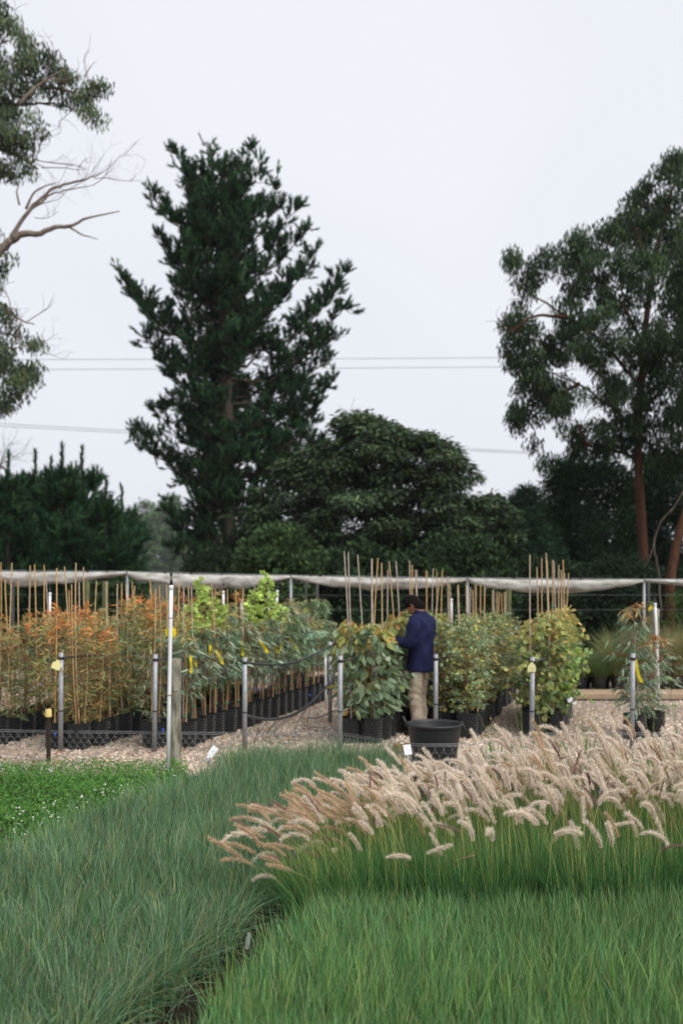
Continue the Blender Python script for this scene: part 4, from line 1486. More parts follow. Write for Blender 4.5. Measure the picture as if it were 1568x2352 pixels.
def sapling(x, y, sp, hgt, label, group, canes=(), parts=False, ribbon=None, ties=1, short=0, clip=None, wide=1.0):
    e = empty('potted_sapling', (x, y, .012), 0, label, 'sapling', group)
    put('pot', POT, e, rot=(0, 0, rng.uniform(0, 6.28)))
    s = SP[sp]
    sz = hgt / s['h']
    v = rng.integers(NV)
    rz = rng.uniform(0, 2 * PI)
    put('stem', STM[sp], e, rot=(0, 0, rz), scale=(1, 1, sz))
    if parts:
        tw, (q, dd, L, W, c) = foliage(sp, 0, True)
        o = put('twig', tw, e, scale=(1, 1, sz))
        lo = np.array(s['low'] + s['top'])
        for k in range(0, len(q)):
            i = int(np.argmin(np.abs(lo - c[k]).sum(1)))
            l = put('leaf', LEAFS[sp][i], e, q[k] * (1, 1, sz))
            l.rotation_euler = Vector(dd[k]).to_track_quat('Z', 'X').to_euler()
            l.rotation_euler.rotate_axis('Z', rng.uniform(0, 6.28))
            l.scale = (W[k] / s['W'] * L[k], L[k], L[k]) if False else (L[k], L[k], L[k])
    else:
        put('foliage', FOL[sp][v], e, rot=(0, 0, rz), scale=(wide, wide, sz))
    for tp in canes:
        p0 = np.array([rng.uniform(-.05, .05), rng.uniform(-.05, .05), PH - .06])
        p1 = np.asarray(tp, float) - np.array([x, y, .012])
        col = CANE_C[rng.integers(len(CANE_C))]
        cane(e, p0, p1, col)
        if ties and rng.uniform() < .6:
            f = rng.uniform(.35, .7)
            put('tie', TIE, e, p0 + (p1 - p0) * f, rot=(0, 0, rng.uniform(0, 6.28)))
    for k in range(short):
        p0 = np.array([rng.uniform(-.05, .05), rng.uniform(-.05, .05), PH - .06])
        cane(e, p0, (p0[0] + rng.normal(scale=.025), p0[1] + rng.normal(scale=.025), rng.uniform(.95, 1.3)), CANE_C[0] if rng.uniform() < .7 else CANE_C[1], .0055)
    if short and rng.uniform() < .7:
        put('tie', TIE, e, (p0[0], p0[1] - .008, PH + rng.uniform(.05, .2)), rot=(0, 0, rng.uniform(0, 6.28)))
    if ribbon:
        put('ribbon', RIB, e, (rng.uniform(-.1, .1), -.13, ribbon), rot=(rng.normal(scale=.2), rng.uniform(-.3, .5), rng.uniform(-.6, .6)), scale=(1.7,) * 3)
    if clip is None and rng.uniform() < .12:
        a = rng.uniform(-2.4, -.6)
        put('clip', CLIP, e, (math.cos(a) * (PR + .012), math.sin(a) * (PR + .012), rng.uniform(.08, .25)), rot=(0, 0, a + PI / 2))
    return e


def row(x0, y0, n, step=.262, ang=19.0, jit=.015):
    a = math.radians(ang)
    return [(x0 + math.sin(a) * step * k + rng.normal(scale=jit), y0 + math.cos(a) * step * k + rng.normal(scale=jit)) for k in range(n)]


ROWS = {
    'R1b': dict(p=row(-4.02, 11.05, 14), sp=['olive', 'red'], h=(1.05, 1.42), lb='{} sapling from the front, outer row behind the brown capped stake', g='reddish gum saplings in the outer bed', short=1),
    'R1a': dict(p=row(-3.73, 11.1, 14), sp=['olive', 'olive', 'red'], h=(1.1, 1.45), lb='{} sapling from the front, inner row behind the brown capped stake', g='reddish gum saplings in the outer bed', short=0),
    'R2b': dict(p=row(-3.0, 10.88, 16), sp=['red', 'red', 'olive'], h=(1.25, 1.62), lb='{} orange tipped sapling from the front, row behind the tilted tag post', g='orange tipped gum saplings in the middle bed', short=0),
    'R2a': dict(p=row(-2.745, 10.8, 16), sp=['red', 'olive', 'red'], h=(1.12, 1.55), lb='{} orange tipped sapling from the front, row ending left of the timber post'.replace(' left of', ' beside'), g='orange tipped gum saplings in the middle bed', short=1),
    'R3b': dict(p=row(-1.97, 10.95, 17), sp=['olive', 'grey', 'grey', 'grey'], h=(1.2, 1.45), lb='{} sapling from the front, second row from the sagging hose', g='grey green saplings in the cane bed', short=1),
    'R3a': dict(p=row(-1.69, 10.95, 17), sp=['grey'], h=(1.12, 1.28), lb='{} grey green sapling from the front, row along the sagging hose', g='grey green saplings in the cane bed', short=2),
    'Ba': dict(p=row(.07, 11.22, 11), sp=['broad'], h=(1.2, 1.4), lb='{} broad leaved sapling from the front, row at the corner end post', g='broad leaved saplings before the worker', short=0),
    'Bb': dict(p=row(.34, 11.2, 12), sp=['broad'], h=(1.15, 1.4), lb='{} broad leaved sapling from the front, row along the worker\'s path', g='broad leaved saplings before the worker', short=0),
    'Ca': dict(p=row(1.16, 11.95, 14, ang=16), sp=['small'], h=(1.1, 1.3), lb='{} small leaved sapling from the front, row beside the worker', g='small leaved saplings behind the worker', short=0),
    'Cb': dict(p=row(1.43, 11.6, 15, ang=16), sp=['small'], h=(1.1, 1.32), lb='{} small leaved sapling from the front, outer row behind the tub', g='small leaved saplings behind the worker', short=0),
    'Da': dict(p=row(2.42, 11.75, 9, ang=16), sp=['round'], h=(1.15, 1.38), lb='{} round leaved sapling from the front, outer row of the tall cane cluster', g='round leaved saplings with the tall canes', short=0),
    'Db': dict(p=row(2.15, 11.65, 9, ang=16), sp=['round'], h=(1.15, 1.4), lb='{} round leaved sapling from the front, row at the post numbered 20', g='round leaved saplings with the tall canes', short=0),
}
CANES = {
    'R1': [(3, 1292), (28, 1293), (70, 1299), (80, 1297), (102, 1298), (42, 1334), (106, 1332), (12, 1330)],
    'R2': [(131, 1305), (149, 1302), (175, 1293), (192, 1303), (159, 1356), (165, 1342), (182, 1337), (222, 1335), (245, 1337), (270, 1341), (280, 1340), (304, 1337), (310, 1346), (345, 1333), (290, 1345)],
    'R3': [(366, 1345), (383, 1343), (412, 1335), (422, 1348), (433, 1344), (440, 1348), (461, 1347), (486, 1339), (494, 1352), (522, 1353), (541, 1353), (558, 1352), (585, 1346), (358, 1352)],
    'B': [(790, 1266), (799.5, 1268), (821, 1274), (853, 1283), (854, 1284), (867.6, 1282), (876, 1293), (890, 1309), (893, 1289), (909, 1289), (940, 1289), (946, 1298), (953, 1309), (957, 1309), (978, 1310), (994, 1306), (1002, 1312), (1015, 1309), (980, 1313), (1008, 1336)],
    'C': [(1028, 1324), (1032, 1342), (1052, 1343), (1070, 1342), (1080, 1349), (1085, 1355), (1092, 1341), (1103, 1342), (1113, 1346), (1130, 1356), (1133, 1354), (1140, 1359), (1145, 1360), (1150, 1362), (1157, 1360), (1161, 1358), (1050, 1346), (1112, 1350)],
    'D': [(1216, 1274), (1232, 1302), (1243, 1282), (1253, 1270), (1255, 1287), (1268, 1286), (1271, 1289), (1282, 1298), (1287, 1309), (1292, 1286), (1295, 1316), (1305, 1317), (1289, 1311)],
}
assign = {}
for bed, tops_ in CANES.items():
    cand = []
    for rk in ROWS:
        if rk[:len(bed)] == bed:
            for k, (x, y) in enumerate(ROWS[rk]['p']):
                cand.append((rk, k, x, y, CX + x * F / y))
    used = {}
    for (px, py) in tops_:
        best = min(cand, key=lambda c: abs(c[4] - px - 4) + 14 * used.get((c[0], c[1]), 0) + (3.0 * c[1] if bed in ('B', 'D', 'R1', 'R2') and py < 1300 else 0))
        used[(best[0], best[1])] = used.get((best[0], best[1]), 0) + 1
        assign.setdefault((best[0], best[1]), []).append(atd(px, py, best[3] + rng.uniform(-.05, .05)))

MAPLE = {('R3b', 4): 1.78, ('R3b', 5): 1.55, ('R3b', 11): 1.86, ('R3b', 10): 1.6, ('R3b', 12): 1.6, ('R3b', 9): 1.45, ('R3b', 3): 1.5, ('R3b', 13): 1.45, ('R3b', 6): 1.45}
PARTS = {('Ba', 0), ('Ba', 1), ('Bb', 0), ('Bb', 1), ('Bb', 2), ('Db', 0), ('Da', 0), ('Db', 1)}
RIBB = {('R3a', k): .98 + .04 * (k % 3) for k in (0, 1, 2, 3, 4, 5, 6, 7, 8, 9, 10, 12)}
for rk, r in ROWS.items():
    for k, (x, y) in enumerate(r['p']):
        key = (rk, k)
        sp = r['sp'][rng.integers(len(r['sp']))]
        h = rng.uniform(*r['h'])
        lb = r['lb'].format(ORD[k])
        if key in MAPLE:
            sp, h = 'maple', MAPLE[key]
            lb = '{} plant in the second row from the sagging hose, yellow green lobed leaves'.format(ORD[k])
        sapling(x, y, sp, h, lb, r['g'], assign.get(key, ()), key in PARTS, RIBB.get(key), 1, r['short'], wide=1.05)
t0 = atd(1216, 1274, 12.1)
for (px, py, D, h, lb) in [(1456, 1698, 11.5, 1.5, 'red tipped sapling with narrow hanging leaves and yellow ribbon nearby'), (1500, 1694, 11.7, 1.15, 'narrow leaved sapling beside the red tipped one behind the end post')]:
    x = (px - CX) * D / F
    sapling(x, D, 'tip', h, lb, 'narrow leaved saplings at the outer end post', [(x - .01, D - .03, 1.25)] if h > 1.3 else [], wide=1.1)
for k, (px, D) in enumerate([(676, 15.4), (700, 15.6), (716, 15.2), (736, 15.7), (655, 15.9), (752, 15.9), (640, 16.3), (690, 16.4)]):
    sapling((px - CX) * D / F, D, 'grey', rng.uniform(1.1, 1.45), '{} loose sapling of the group behind the bench under the mossy tagged post'.format(ORD[k]), 'saplings behind the tan bench', short=1)

# ------------------------------------------------------------------ potted grasses on the far bench
POTG = []
for v in range(3):
    g = Geo()
    n = 420
    a = rng.uniform(0, 2 * PI, n)
    r_ = np.sqrt(rng.uniform(0, 1, n)) * .09
    blades(g, np.stack([r_ * np.cos(a), r_ * np.sin(a), np.full(n, .15)], 1), rng.uniform(.4, .8, n), a + rng.normal(scale=.5, size=n), rng.uniform(.15, .8, n), .006,
           pal([[(.2, .21, .08), (.26, .25, .11), (.17, .2, .08)], [(.13, .18, .06), (.1, .15, .05)], [(.28, .26, .13), (.3, .24, .1), (.2, .2, .09)]][v], n))
    POTG.append(g.mesh('foliage', M['grass']))
g = Geo()
lathe(g, [(0, 0), (.1, 0), (.125, .16), (.132, .165), (.132, .175), (.118, .175), (.11, .15), (0, .15)], 18)
SPOT = g.mesh('pot', M['pot'])
gi = 0
for D, xs in ((15.75, np.arange(3.35, 5.6, .3)), (16.15, np.arange(3.5, 5.7, .3)), (16.7, np.arange(3.45, 5.9, .36))):
    for k, x in enumerate(xs):
        px = CX + x * F / D
        v = 1 if px < 1385 else (2 if px > 1500 else 0)
        rown = {15.75: 'front', 16.15: 'middle', 16.7: 'rear'}[D]
        e = empty('potted_grass', (x, D, .115 if D < 16 else .012), 0, '{} wispy potted grass from the cane cluster, {} row behind the tan edging'.format(ORD[k], rown), 'potted grass', 'wispy grasses in pots behind the tan edging')
        put('pot', SPOT, e)
        put('foliage', POTG[v], e, rot=(0, 0, rng.uniform(0, 6)), scale=(1.15, 1.15, (.75 if v == 1 else 1.15) * rng.uniform(.9, 1.15)))
for k, (px, D) in enumerate([(260, 19.2), (285, 19.5), (315, 19.3), (420, 17.6), (450, 17.8), (395, 17.7)]):
    e = empty('potted_grass', ((px - CX) * D / F, D, .012), 0, '{} tan grass tuft counted from the young pines, under the shade cloth'.format(ORD[k]), 'potted grass', 'tan grass tufts under the shade cloth')
    put('pot', SPOT, e)
    put('foliage', POTG[2], e, rot=(0, 0, rng.uniform(0, 6)), scale=(1.2, 1.2, 1.3))

# ------------------------------------------------------------------ grass beds in front
def clumpnoise(P, s, seed):
    r = np.random.default_rng(seed)
    out = np.zeros(len(P))
    for k in range(6):
        a = r.uniform(0, 2 * PI)
        f = s * r.uniform(.6, 1.8)
        out += np.sin(P[:, 0] * math.cos(a) * f + P[:, 1] * math.sin(a) * f + r.uniform(0, 6.28))
    return out / 6


def tussocks(poly, sp_, per, rad, hmin, hmax, W, cols, lean, name, label, cat=None, wind=(0, 0), tipmul=1.1, droop=.45, spread=1.0):
    lo, hi = np.min(poly, 0), np.max(poly, 0)
    xs, ys = np.meshgrid(np.arange(lo[0], hi[0], sp_), np.arange(lo[1], hi[1], sp_ * .87))
    xs = xs + (np.arange(xs.shape[0]) % 2)[:, None] * sp_ / 2
    C = np.stack([xs.ravel(), ys.ravel()], 1) + rng.normal(scale=sp_ * .16, size=(xs.size, 2))
    C = C[in_poly(C, poly)]
    n = len(C)
    N = n * per
    a = rng.uniform(0, 2 * PI, N)
    r_ = np.sqrt(rng.uniform(0, 1, N)) * rad
    P = np.repeat(C, per, 0) + np.stack([r_ * np.cos(a), r_ * np.sin(a)], 1)
    hn = np.repeat(rng.uniform(.88, 1.1, n) * (1 + .12 * clumpnoise(C, 2.2, 5)), per)
    L = rng.uniform(hmin, hmax, N) * hn
    ln = rng.uniform(lean[0], lean[1], N) * (.35 + .65 * r_ / rad) * spread
    dx = np.cos(a) * ln + wind[0] + rng.normal(scale=.14, size=N) + .12 * clumpnoise(P, 3.0, 8)
    dy = np.sin(a) * ln + wind[1] + rng.normal(scale=.14, size=N) + .12 * clumpnoise(P, 3.0, 9)
    az, le = np.arctan2(dy, dx), np.clip(np.hypot(dx, dy), 0, 1.3)
    c = pal(cols, N, .33) * np.repeat(rng.uniform(.85, 1.15, n), per)[:, None] * (1 + .12 * clumpnoise(P, 1.4, 3))[:, None]
    g = Geo()
    blades(g, np.concatenate([P, np.full((N, 1), .006)], 1), L, az, le, W * rng.uniform(.7, 1.25, N), c, 3, c * tipmul, droop)
    o = g.obj(name, M['grass'])
    return tag(o, label, cat, None, 'stuff')


BLUE = [(-3.5, 3.1), (-2.15, 6.0), (-1.28, 8.3), (-.95, 9.72), (.56, 9.72), (.42, 8.2), (-.02, 6.9), (-.42, 5.6), (-.85, 4.2), (-1.2, 3.1)]
tussocks(BLUE, .19, 175, .085, .19, .36, .0041, [(.1, .2, .1), (.125, .225, .13), (.07, .155, .07), (.2, .29, .2), (.1, .2, .07), (.26, .33, .21), (.09, .18, .09), (.3, .29, .13)], (.05, .6), 'blue_grass',
         'dense bed of fine blue green grass tussocks', wind=(.06, -.05))
# tussocks that flop over the furrow
a = math.radians(16.5)
L0 = np.array([-.86, 4.2])
edge = np.array([L0 + np.array([math.sin(a), math.cos(a)]) * s for s in np.arange(-.9, 2.9, .075)]) + rng.normal(scale=.02, size=(51, 2))
N = len(edge) * 55
P = np.repeat(edge, 55, 0) + rng.normal(scale=.05, size=(N, 2))
g = Geo()
az = rng.normal(scale=1.0, size=N) - .4
c = pal([(.1, .2, .1), (.08, .17, .07), (.14, .23, .14), (.24, .25, .12), (.2, .28, .18)], N, .3)
blades(g, np.concatenate([P, np.full((N, 1), .006)], 1), rng.uniform(.2, .44, N), az, rng.uniform(.1, 1.2, N), .0042, c, 4, c * 1.1, .5)
tag(g.obj('blue_grass_fringe', M['grass']), 'blue green grass flopping over the dark furrow', None, None, 'stuff')

GRN = [(-.56, 3.3), (-.5, 4.0), (-.2, 5.0), (-.12, 5.22), (2.6, 5.22), (2.6, 3.3)]
tussocks(GRN, .075, 40, .045, .2, .31, .0056, [(.1, .215, .08), (.12, .245, .095), (.07, .17, .06), (.12, .23, .115), (.18, .29, .11), (.26, .28, .12)], (0, .34), 'green_grass',
         'bed of upright fresh green grass shoots along the front', wind=(.02, 0), tipmul=1.15, droop=.3)
g = Geo()
N = 420
P = np.stack([rng.uniform(-.5, 1.9, N), 3.75 + np.abs(rng.normal(scale=.25, size=N)), np.full(N, .006)], 1)
c = pal([(.13, .25, .06), (.16, .28, .07), (.24, .3, .1)], N, .15)
blades(g, P, rng.uniform(.3, .47, N), rng.uniform(0, 6.28, N), rng.uniform(0, .35, N), .0065, c, 3, c * 1.1, .3)
N = 170
P = np.stack([rng.uniform(-.45, 2.2, N), rng.uniform(3.8, 5.15, N), np.full(N, .006)], 1)
c = pal([(.36, .34, .16), (.3, .33, .13)], N, .15)
blades(g, P, rng.uniform(.2, .37, N), rng.uniform(0, 6.28, N), rng.uniform(.1, .9, N), .0035, c, 3, c, .3)
tag(g.obj('coarse_grass', M['grass']), 'scattered coarse yellow green blades standing above the green grass bed', None, None, 'stuff')

# fallen leaves and bits of green tie on the gravel
P = np.stack([rng.uniform(-4.5, 4.5, 1500), 9.7 + rng.beta(1, 1.6, 1500) * 6, np.full(1500, .03)], 1)
a = rng.uniform(0, 2 * PI, 1500)
g = Geo()
leaves(g, P, np.stack([np.cos(a), np.sin(a), rng.normal(scale=.25, size=1500)], 1), rng.uniform(.03, .08, 1500), rng.uniform(.01, .02, 1500),
       pal([(.25, .12, .05), (.35, .2, .09), (.16, .09, .05), (.3, .24, .12), (.12, .13, .06)], 1500, .2), 'lance')
P, a = P[:140] + (.1, .15, .004), a[:140]
leaves(g, P, np.stack([np.cos(a), np.sin(a), 0 * a], 1), .09, .008, (.05, .3, .2), 'lance', .5)
tag(g.obj('fallen_leaves', M['plant']), 'dry fallen leaves and scraps of green tie scattered on the gravel', None, None, 'stuff')

# low bright patch with tiny white flowers
CLO = [(-5.5, 9.5), (-1.42, 9.5), (-1.3, 8.5), (-2.05, 6.3), (-2.6, 5.3), (-5.5, 5.3)]
P = sample_poly(CLO, 95000)
N = len(P)
z = .03 + rng.uniform(0, .11, N) * (1 + .4 * clumpnoise(P, 5, 2))
g = Geo()
a = rng.uniform(0, 2 * PI, N)
leaves(g, np.concatenate([P, z[:, None]], 1), np.stack([np.cos(a), np.sin(a), rng.uniform(.1, 1.4, N)], 1), rng.uniform(.018, .042, N), rng.uniform(.006, .012, N),
       pal([(.1, .24, .05), (.08, .2, .045), (.14, .28, .06)], N, .2) * (1 + .2 * clumpnoise(P, 3.2, 4))[:, None], 'diamond')
tag(g.obj('ground_cover', M['grass']), 'low bright green ground cover patch', None, None, 'stuff')
g = Geo()
cc = sample_poly(CLO, 40)
P = np.repeat(cc, 5, 0) + rng.normal(scale=.035, size=(200, 2))
P = np.concatenate([P, sample_poly([(-2.3, 6.2), (-1.35, 8.4), (-1.45, 9.2), (-2.0, 8.0), (-2.9, 6.2)], 70)])
P = P[in_poly(P, CLO)]
N = len(P)
for k in range(3):
    a = rng.uniform(0, 2 * PI, N)
    leaves(g, np.concatenate([P, rng.uniform(.12, .18, (N, 1))], 1), np.stack([np.cos(a), np.sin(a), rng.uniform(-.1, .6, N)], 1), .017, .012, (.8, .8, .76), 'diamond')
tag(g.obj('white_flowers', M['petal']), 'tiny white flowers dotted over the ground cover', None, None, 'stuff')


# ------------------------------------------------------------------ fountain grass: clumps with arching bristly seed heads
def plume_mesh(L, bendA, cream, spike, nb=520, fat=1.3):
    g = Geo()
    m = 12
    t = np.linspace(0, 1, m)
    ang = bendA * t ** 1.2
    ds = L / (m - 1)
    pts = np.zeros((m, 3))
    for i in range(1, m):
        pts[i] = pts[i - 1] + ds * np.array([math.sin(ang[i]), 0, math.cos(ang[i])])
    tube(g, pts, np.linspace(.0022, .0006, m), 4, (.4, .32, .16), caps=False)

    def fr(u):
        q = np.stack([np.interp(u, t, pts[:, k]) for k in range(3)], 1)
        an = np.interp(u, t, ang)
        T = np.stack([np.sin(an), 0 * an, np.cos(an)], 1)
        return q, T
    prof = lambda u: (np.sin(PI * np.clip(.06 + u * .9, 0, 1)) ** .55)
    n = 150
    u = rng.uniform(.02, .97, n)
    q, T = fr(u)
    o = nrm(np.cross(T, rng.normal(size=(n, 3))))
    q = q + o * (.0028 * prof(u) * fat)[:, None]
    leaves(g, q, T * 1.0 + o * .6, .0085 * rng.uniform(.7, 1.2, n), .0034, pal(spike, n, .2), 'diamond')
    n = nb
    u = rng.uniform(0, .97, n)
    q, T = fr(u)
    o = nrm(np.cross(T, rng.normal(size=(n, 3))))
    d = nrm(T * rng.uniform(.45, 1.1, (n, 1)) + o * rng.uniform(.5, 1.0, (n, 1)))
    ln = .021 * rng.uniform(.6, 1.3, n) * (.45 + .55 * prof(u)) * fat
    sd = nrm(np.cross(d, rng.normal(size=(n, 3)))) * .00125
    V = np.stack([q - sd, q + sd, q + d * ln[:, None]], 1).reshape(-1, 3)
    g.add(V, None, np.arange(n * 3).reshape(-1, 3), np.repeat(pal(cream, n, .12), 3, 0))
    return g.mesh('seed_head', M['plume'])


CREAM = [(.95, .84, .71), (.96, .88, .77), (.93, .79, .66)]
GOLD = [(.7, .54, .36), (.78, .62, .42), (.62, .45, .28)]
SPK = [(.66, .47, .4), (.72, .54, .46), (.56, .38, .37)]
MAUVE = [(.4, .25, .25), (.33, .18, .19)]
PL_CREAM = [plume_mesh(rng.uniform(.12, .19), b, CREAM, SPK) for b in (.35, .8, 1.25, 1.6, .15, .6, .25)]
PL_GOLD = [plume_mesh(rng.uniform(.14, .19), b, GOLD, SPK, 420, 1.25) for b in (.25, .5, .8, .4)]
PL_MAUVE = [plume_mesh(rng.uniform(.09, .14), b, MAUVE, MAUVE, 160, .8) for b in (.2, .5, .9)]
PL_THIN = [plume_mesh(rng.uniform(.1, .13), b, [(.62, .5, .36)], [(.45, .33, .22)], 90, .6) for b in (.1, .3)]
STALKC = [(.42, .42, .13), (.5, .44, .16), (.3, .36, .11), (.4, .4, .14)]


def stalk_curve(p0, az, L, lean):
    t = np.linspace(0, 1, 7)
    off = lean * L * t ** 1.9
    up = L * (t - .28 * lean ** 1.3 * t ** 2.2)
    return np.stack([p0[0] + math.cos(az) * off, p0[1] + math.sin(az) * off, p0[2] + up], 1)


def fountain(x, y, label, nplume, nbl, hs, leanx, kind):
    e = empty('fountain_grass', (x, y, .006), 0, label, 'ornamental grass', 'fountain grass clumps with fluffy seed heads')
    g = Geo()
    a = rng.uniform(0, 2 * PI, nbl)
    r_ = np.sqrt(rng.uniform(0, 1, nbl)) * .13
    ln = rng.uniform(.05, .55, nbl) * (.4 + .6 * r_ / .13)
    dx = np.cos(a) * ln + leanx * .55 + rng.normal(scale=.1, size=nbl)
    dy = np.sin(a) * ln + rng.normal(scale=.1, size=nbl)
    c = pal([(.075, .2, .08), (.06, .17, .068), (.1, .235, .09), (.15, .26, .09)], nbl, .28)
    blades(g, np.stack([r_ * np.cos(a), r_ * np.sin(a), 0 * a], 1), rng.uniform(.3, .56, nbl) * hs, np.arctan2(dy, dx), np.clip(np.hypot(dx, dy), 0, 1.2), .0036 * rng.uniform(.7, 1.3, nbl), c, 4, c * np.array([1.15, 1.1, 1.0]), .42)
    ny = nbl // 14
    a = rng.uniform(0, 2 * PI, ny)
    r_ = np.sqrt(rng.uniform(0, 1, ny)) * .14
    c = pal([(.42, .42, .14), (.5, .44, .18), (.34, .38, .12)], ny, .15)
    blades(g, np.stack([r_ * np.cos(a), r_ * np.sin(a), 0 * a], 1), rng.uniform(.42, .66, ny) * hs, rng.normal(scale=.9, size=ny) + PI, np.abs(leanx * .5 + rng.normal(scale=.12, size=ny)), .0042, c, 4, c, .3)
    o = g.obj('foliage', M['grass'], e)
    o['kind'] = 'stuff'
    sg = Geo()
    for k in range(nplume):
        az = PI + rng.normal(scale=.75)
        le = np.clip(abs(leanx) * rng.uniform(.6, 1.35) + rng.uniform(-.02, .16), .02, 1.25)
        if rng.uniform() < .16 and abs(leanx) < .4:
            az = rng.uniform(0, 2 * PI)
        p0 = np.array([rng.normal(scale=.055), rng.normal(scale=.055), 0])
        L = rng.uniform(.46, .67) * hs * (.97 if x < 1.0 and y > 6.2 else (1.09 if x > 1.25 else 1.02))
        if rng.uniform() < .13:
            L *= rng.uniform(.65, .85)
        Q = stalk_curve(p0, az, L, le)
        tube(sg, Q, np.linspace(.0022, .0014, 7), 3, pal(STALKC, 1)[0], caps=False)
        T = Vector(nrm(Q[-1] - Q[-2]))
        hx = Vector((math.cos(az), math.sin(az) * .5, 0)) if le > .1 else Vector((-1, rng.normal(scale=.4), 0))
        X = (hx - T * hx.dot(T)).normalized()
        Yv = T.cross(X)
        R = Matrix((X, Yv, T)).transposed()
        u = rng.uniform()
        setk = PL_CREAM
        if kind == 'gold':
            setk = PL_GOLD if u < .6 else (PL_MAUVE if u < .75 else PL_CREAM)
        elif u < .08:
            setk = PL_MAUVE
        elif u < .14:
            setk = PL_THIN
        elif u < .24:
            setk = PL_GOLD
        h_ = put('seed_head', setk[rng.integers(len(setk))], e, Q[-1])
        h_.rotation_euler = R.to_euler()
        s_ = rng.uniform(.85, 1.2)
        h_.scale = (s_, s_, s_)
    o = sg.obj('stalks', M['stem_green'], e)
    o['kind'] = 'stuff'
    return e


M['stem_green'] = leaf_mat('seed_stalks', .15, .5, .35)
rows_ = [('front', 5.42, np.arange(-.16, 2.35, .235), 8, 800), ('second', 5.72, np.arange(.0, 2.6, .25), 15, 420), ('third', 6.05, np.arange(.1, 2.6, .26), 15, 300),
         ('fourth', 6.4, np.arange(.24, 2.75, .27), 15, 260), ('rear', 6.8, np.arange(.45, 2.9, .28), 15, 240)]
for nm, y, xs, npl, nbl in rows_:
    for k, x in enumerate(xs):
        lx = -.4 * math.exp(-max(0, k) / 1.6) - .13 if nm != 'rear' else -.3 * math.exp(-k / 2.0) - .1
        kind = 'gold' if (k < 2 and nm in ('front', 'second', 'third')) else 'cream'
        hs = {'front': .9, 'second': .94, 'third': .95, 'fourth': .95, 'rear': .96}[nm] * (1 + .02 * min(k, 5)) * (.94 if k == 0 else 1)
        if nm == 'front' and k == 0:
            lb = 'fountain grass clump fanning out over the dark furrow'
        else:
            lb = '{} fountain grass clump counted from the furrow, in the {} row'.format(ORD[k], nm)
        fountain(x + rng.normal(scale=.025), y + rng.normal(scale=.04), lb, npl + (5 if k < 2 else 0) + (-2 if nm == 'front' and k > 3 else 0), nbl, hs, lx, kind)
# the few low single heads that hang in front of the green stems
e = empty('fountain_grass', (1.0, 5.3, .006), 0, 'scattered low fountain grass stems hanging before the main clumps', 'ornamental grass', 'fountain grass clumps with fluffy seed heads')
sg = Geo()
for (px, py, bx, az, setk, s_) in [(1296, 1950, 1290, 0, PL_CREAM[1], 1.05), (1425, 1935, 1405, 0, PL_CREAM[0], .8), (1493, 1950, 1480, 0, PL_CREAM[3], .95), (1033, 1945, 1045, PI, PL_MAUVE[0], 1.0),
                                   (1004, 1995, 1010, 0, PL_CREAM[4], .9), (912, 2005, 925, 0, PL_CREAM[1], .9), (1072, 2010, 1085, 0, PL_THIN[1], .9), (1540, 1985, 1525, 0, PL_MAUVE[1], 1.0), (1235, 1880, 1240, PI, PL_CREAM[2], .8),
                                   (650, 1985, 715, PI, PL_GOLD[1], .9), (618, 2005, 705, PI, PL_MAUVE[2], 1.0)]:
    D = 5.25
    tipw = atd(px, py, D) - np.array([1.0, 5.3, .006])
    b = np.array([(bx - CX) * D / F - 1.0, .0, 0])
    # the head hangs back from the far end of an arching stalk towards (px, py)
    sgn = 1 if az == 0 else -1
    apex = tipw + np.array([-sgn * .06, 0, .075])
    t = np.linspace(0, 1, 8)[:, None]
    mid = b + (apex - b) * t
    mid[:, 2] += (np.sin(t[:, 0] * PI) * .03)
    mid[:, 0] -= sgn * np.sin(t[:, 0] * PI) * .03
    tube(sg, mid, np.linspace(.0026, .0017, 8), 3, pal(STALKC, 1)[0], caps=False)
    T = Vector(nrm(np.array([sgn * .75, -.1, .35])))
    X = Vector((sgn * .35, 0, -.75))
    X = (X - T * X.dot(T)).normalized()
    R = Matrix((X, T.cross(X), T)).transposed()
    h_ = put('seed_head', setk, e, apex)
    h_.rotation_euler = R.to_euler()
    h_.scale = (s_,) * 3
o = sg.obj('stalks', M['stem_green'], e)
o['kind'] = 'stuff'

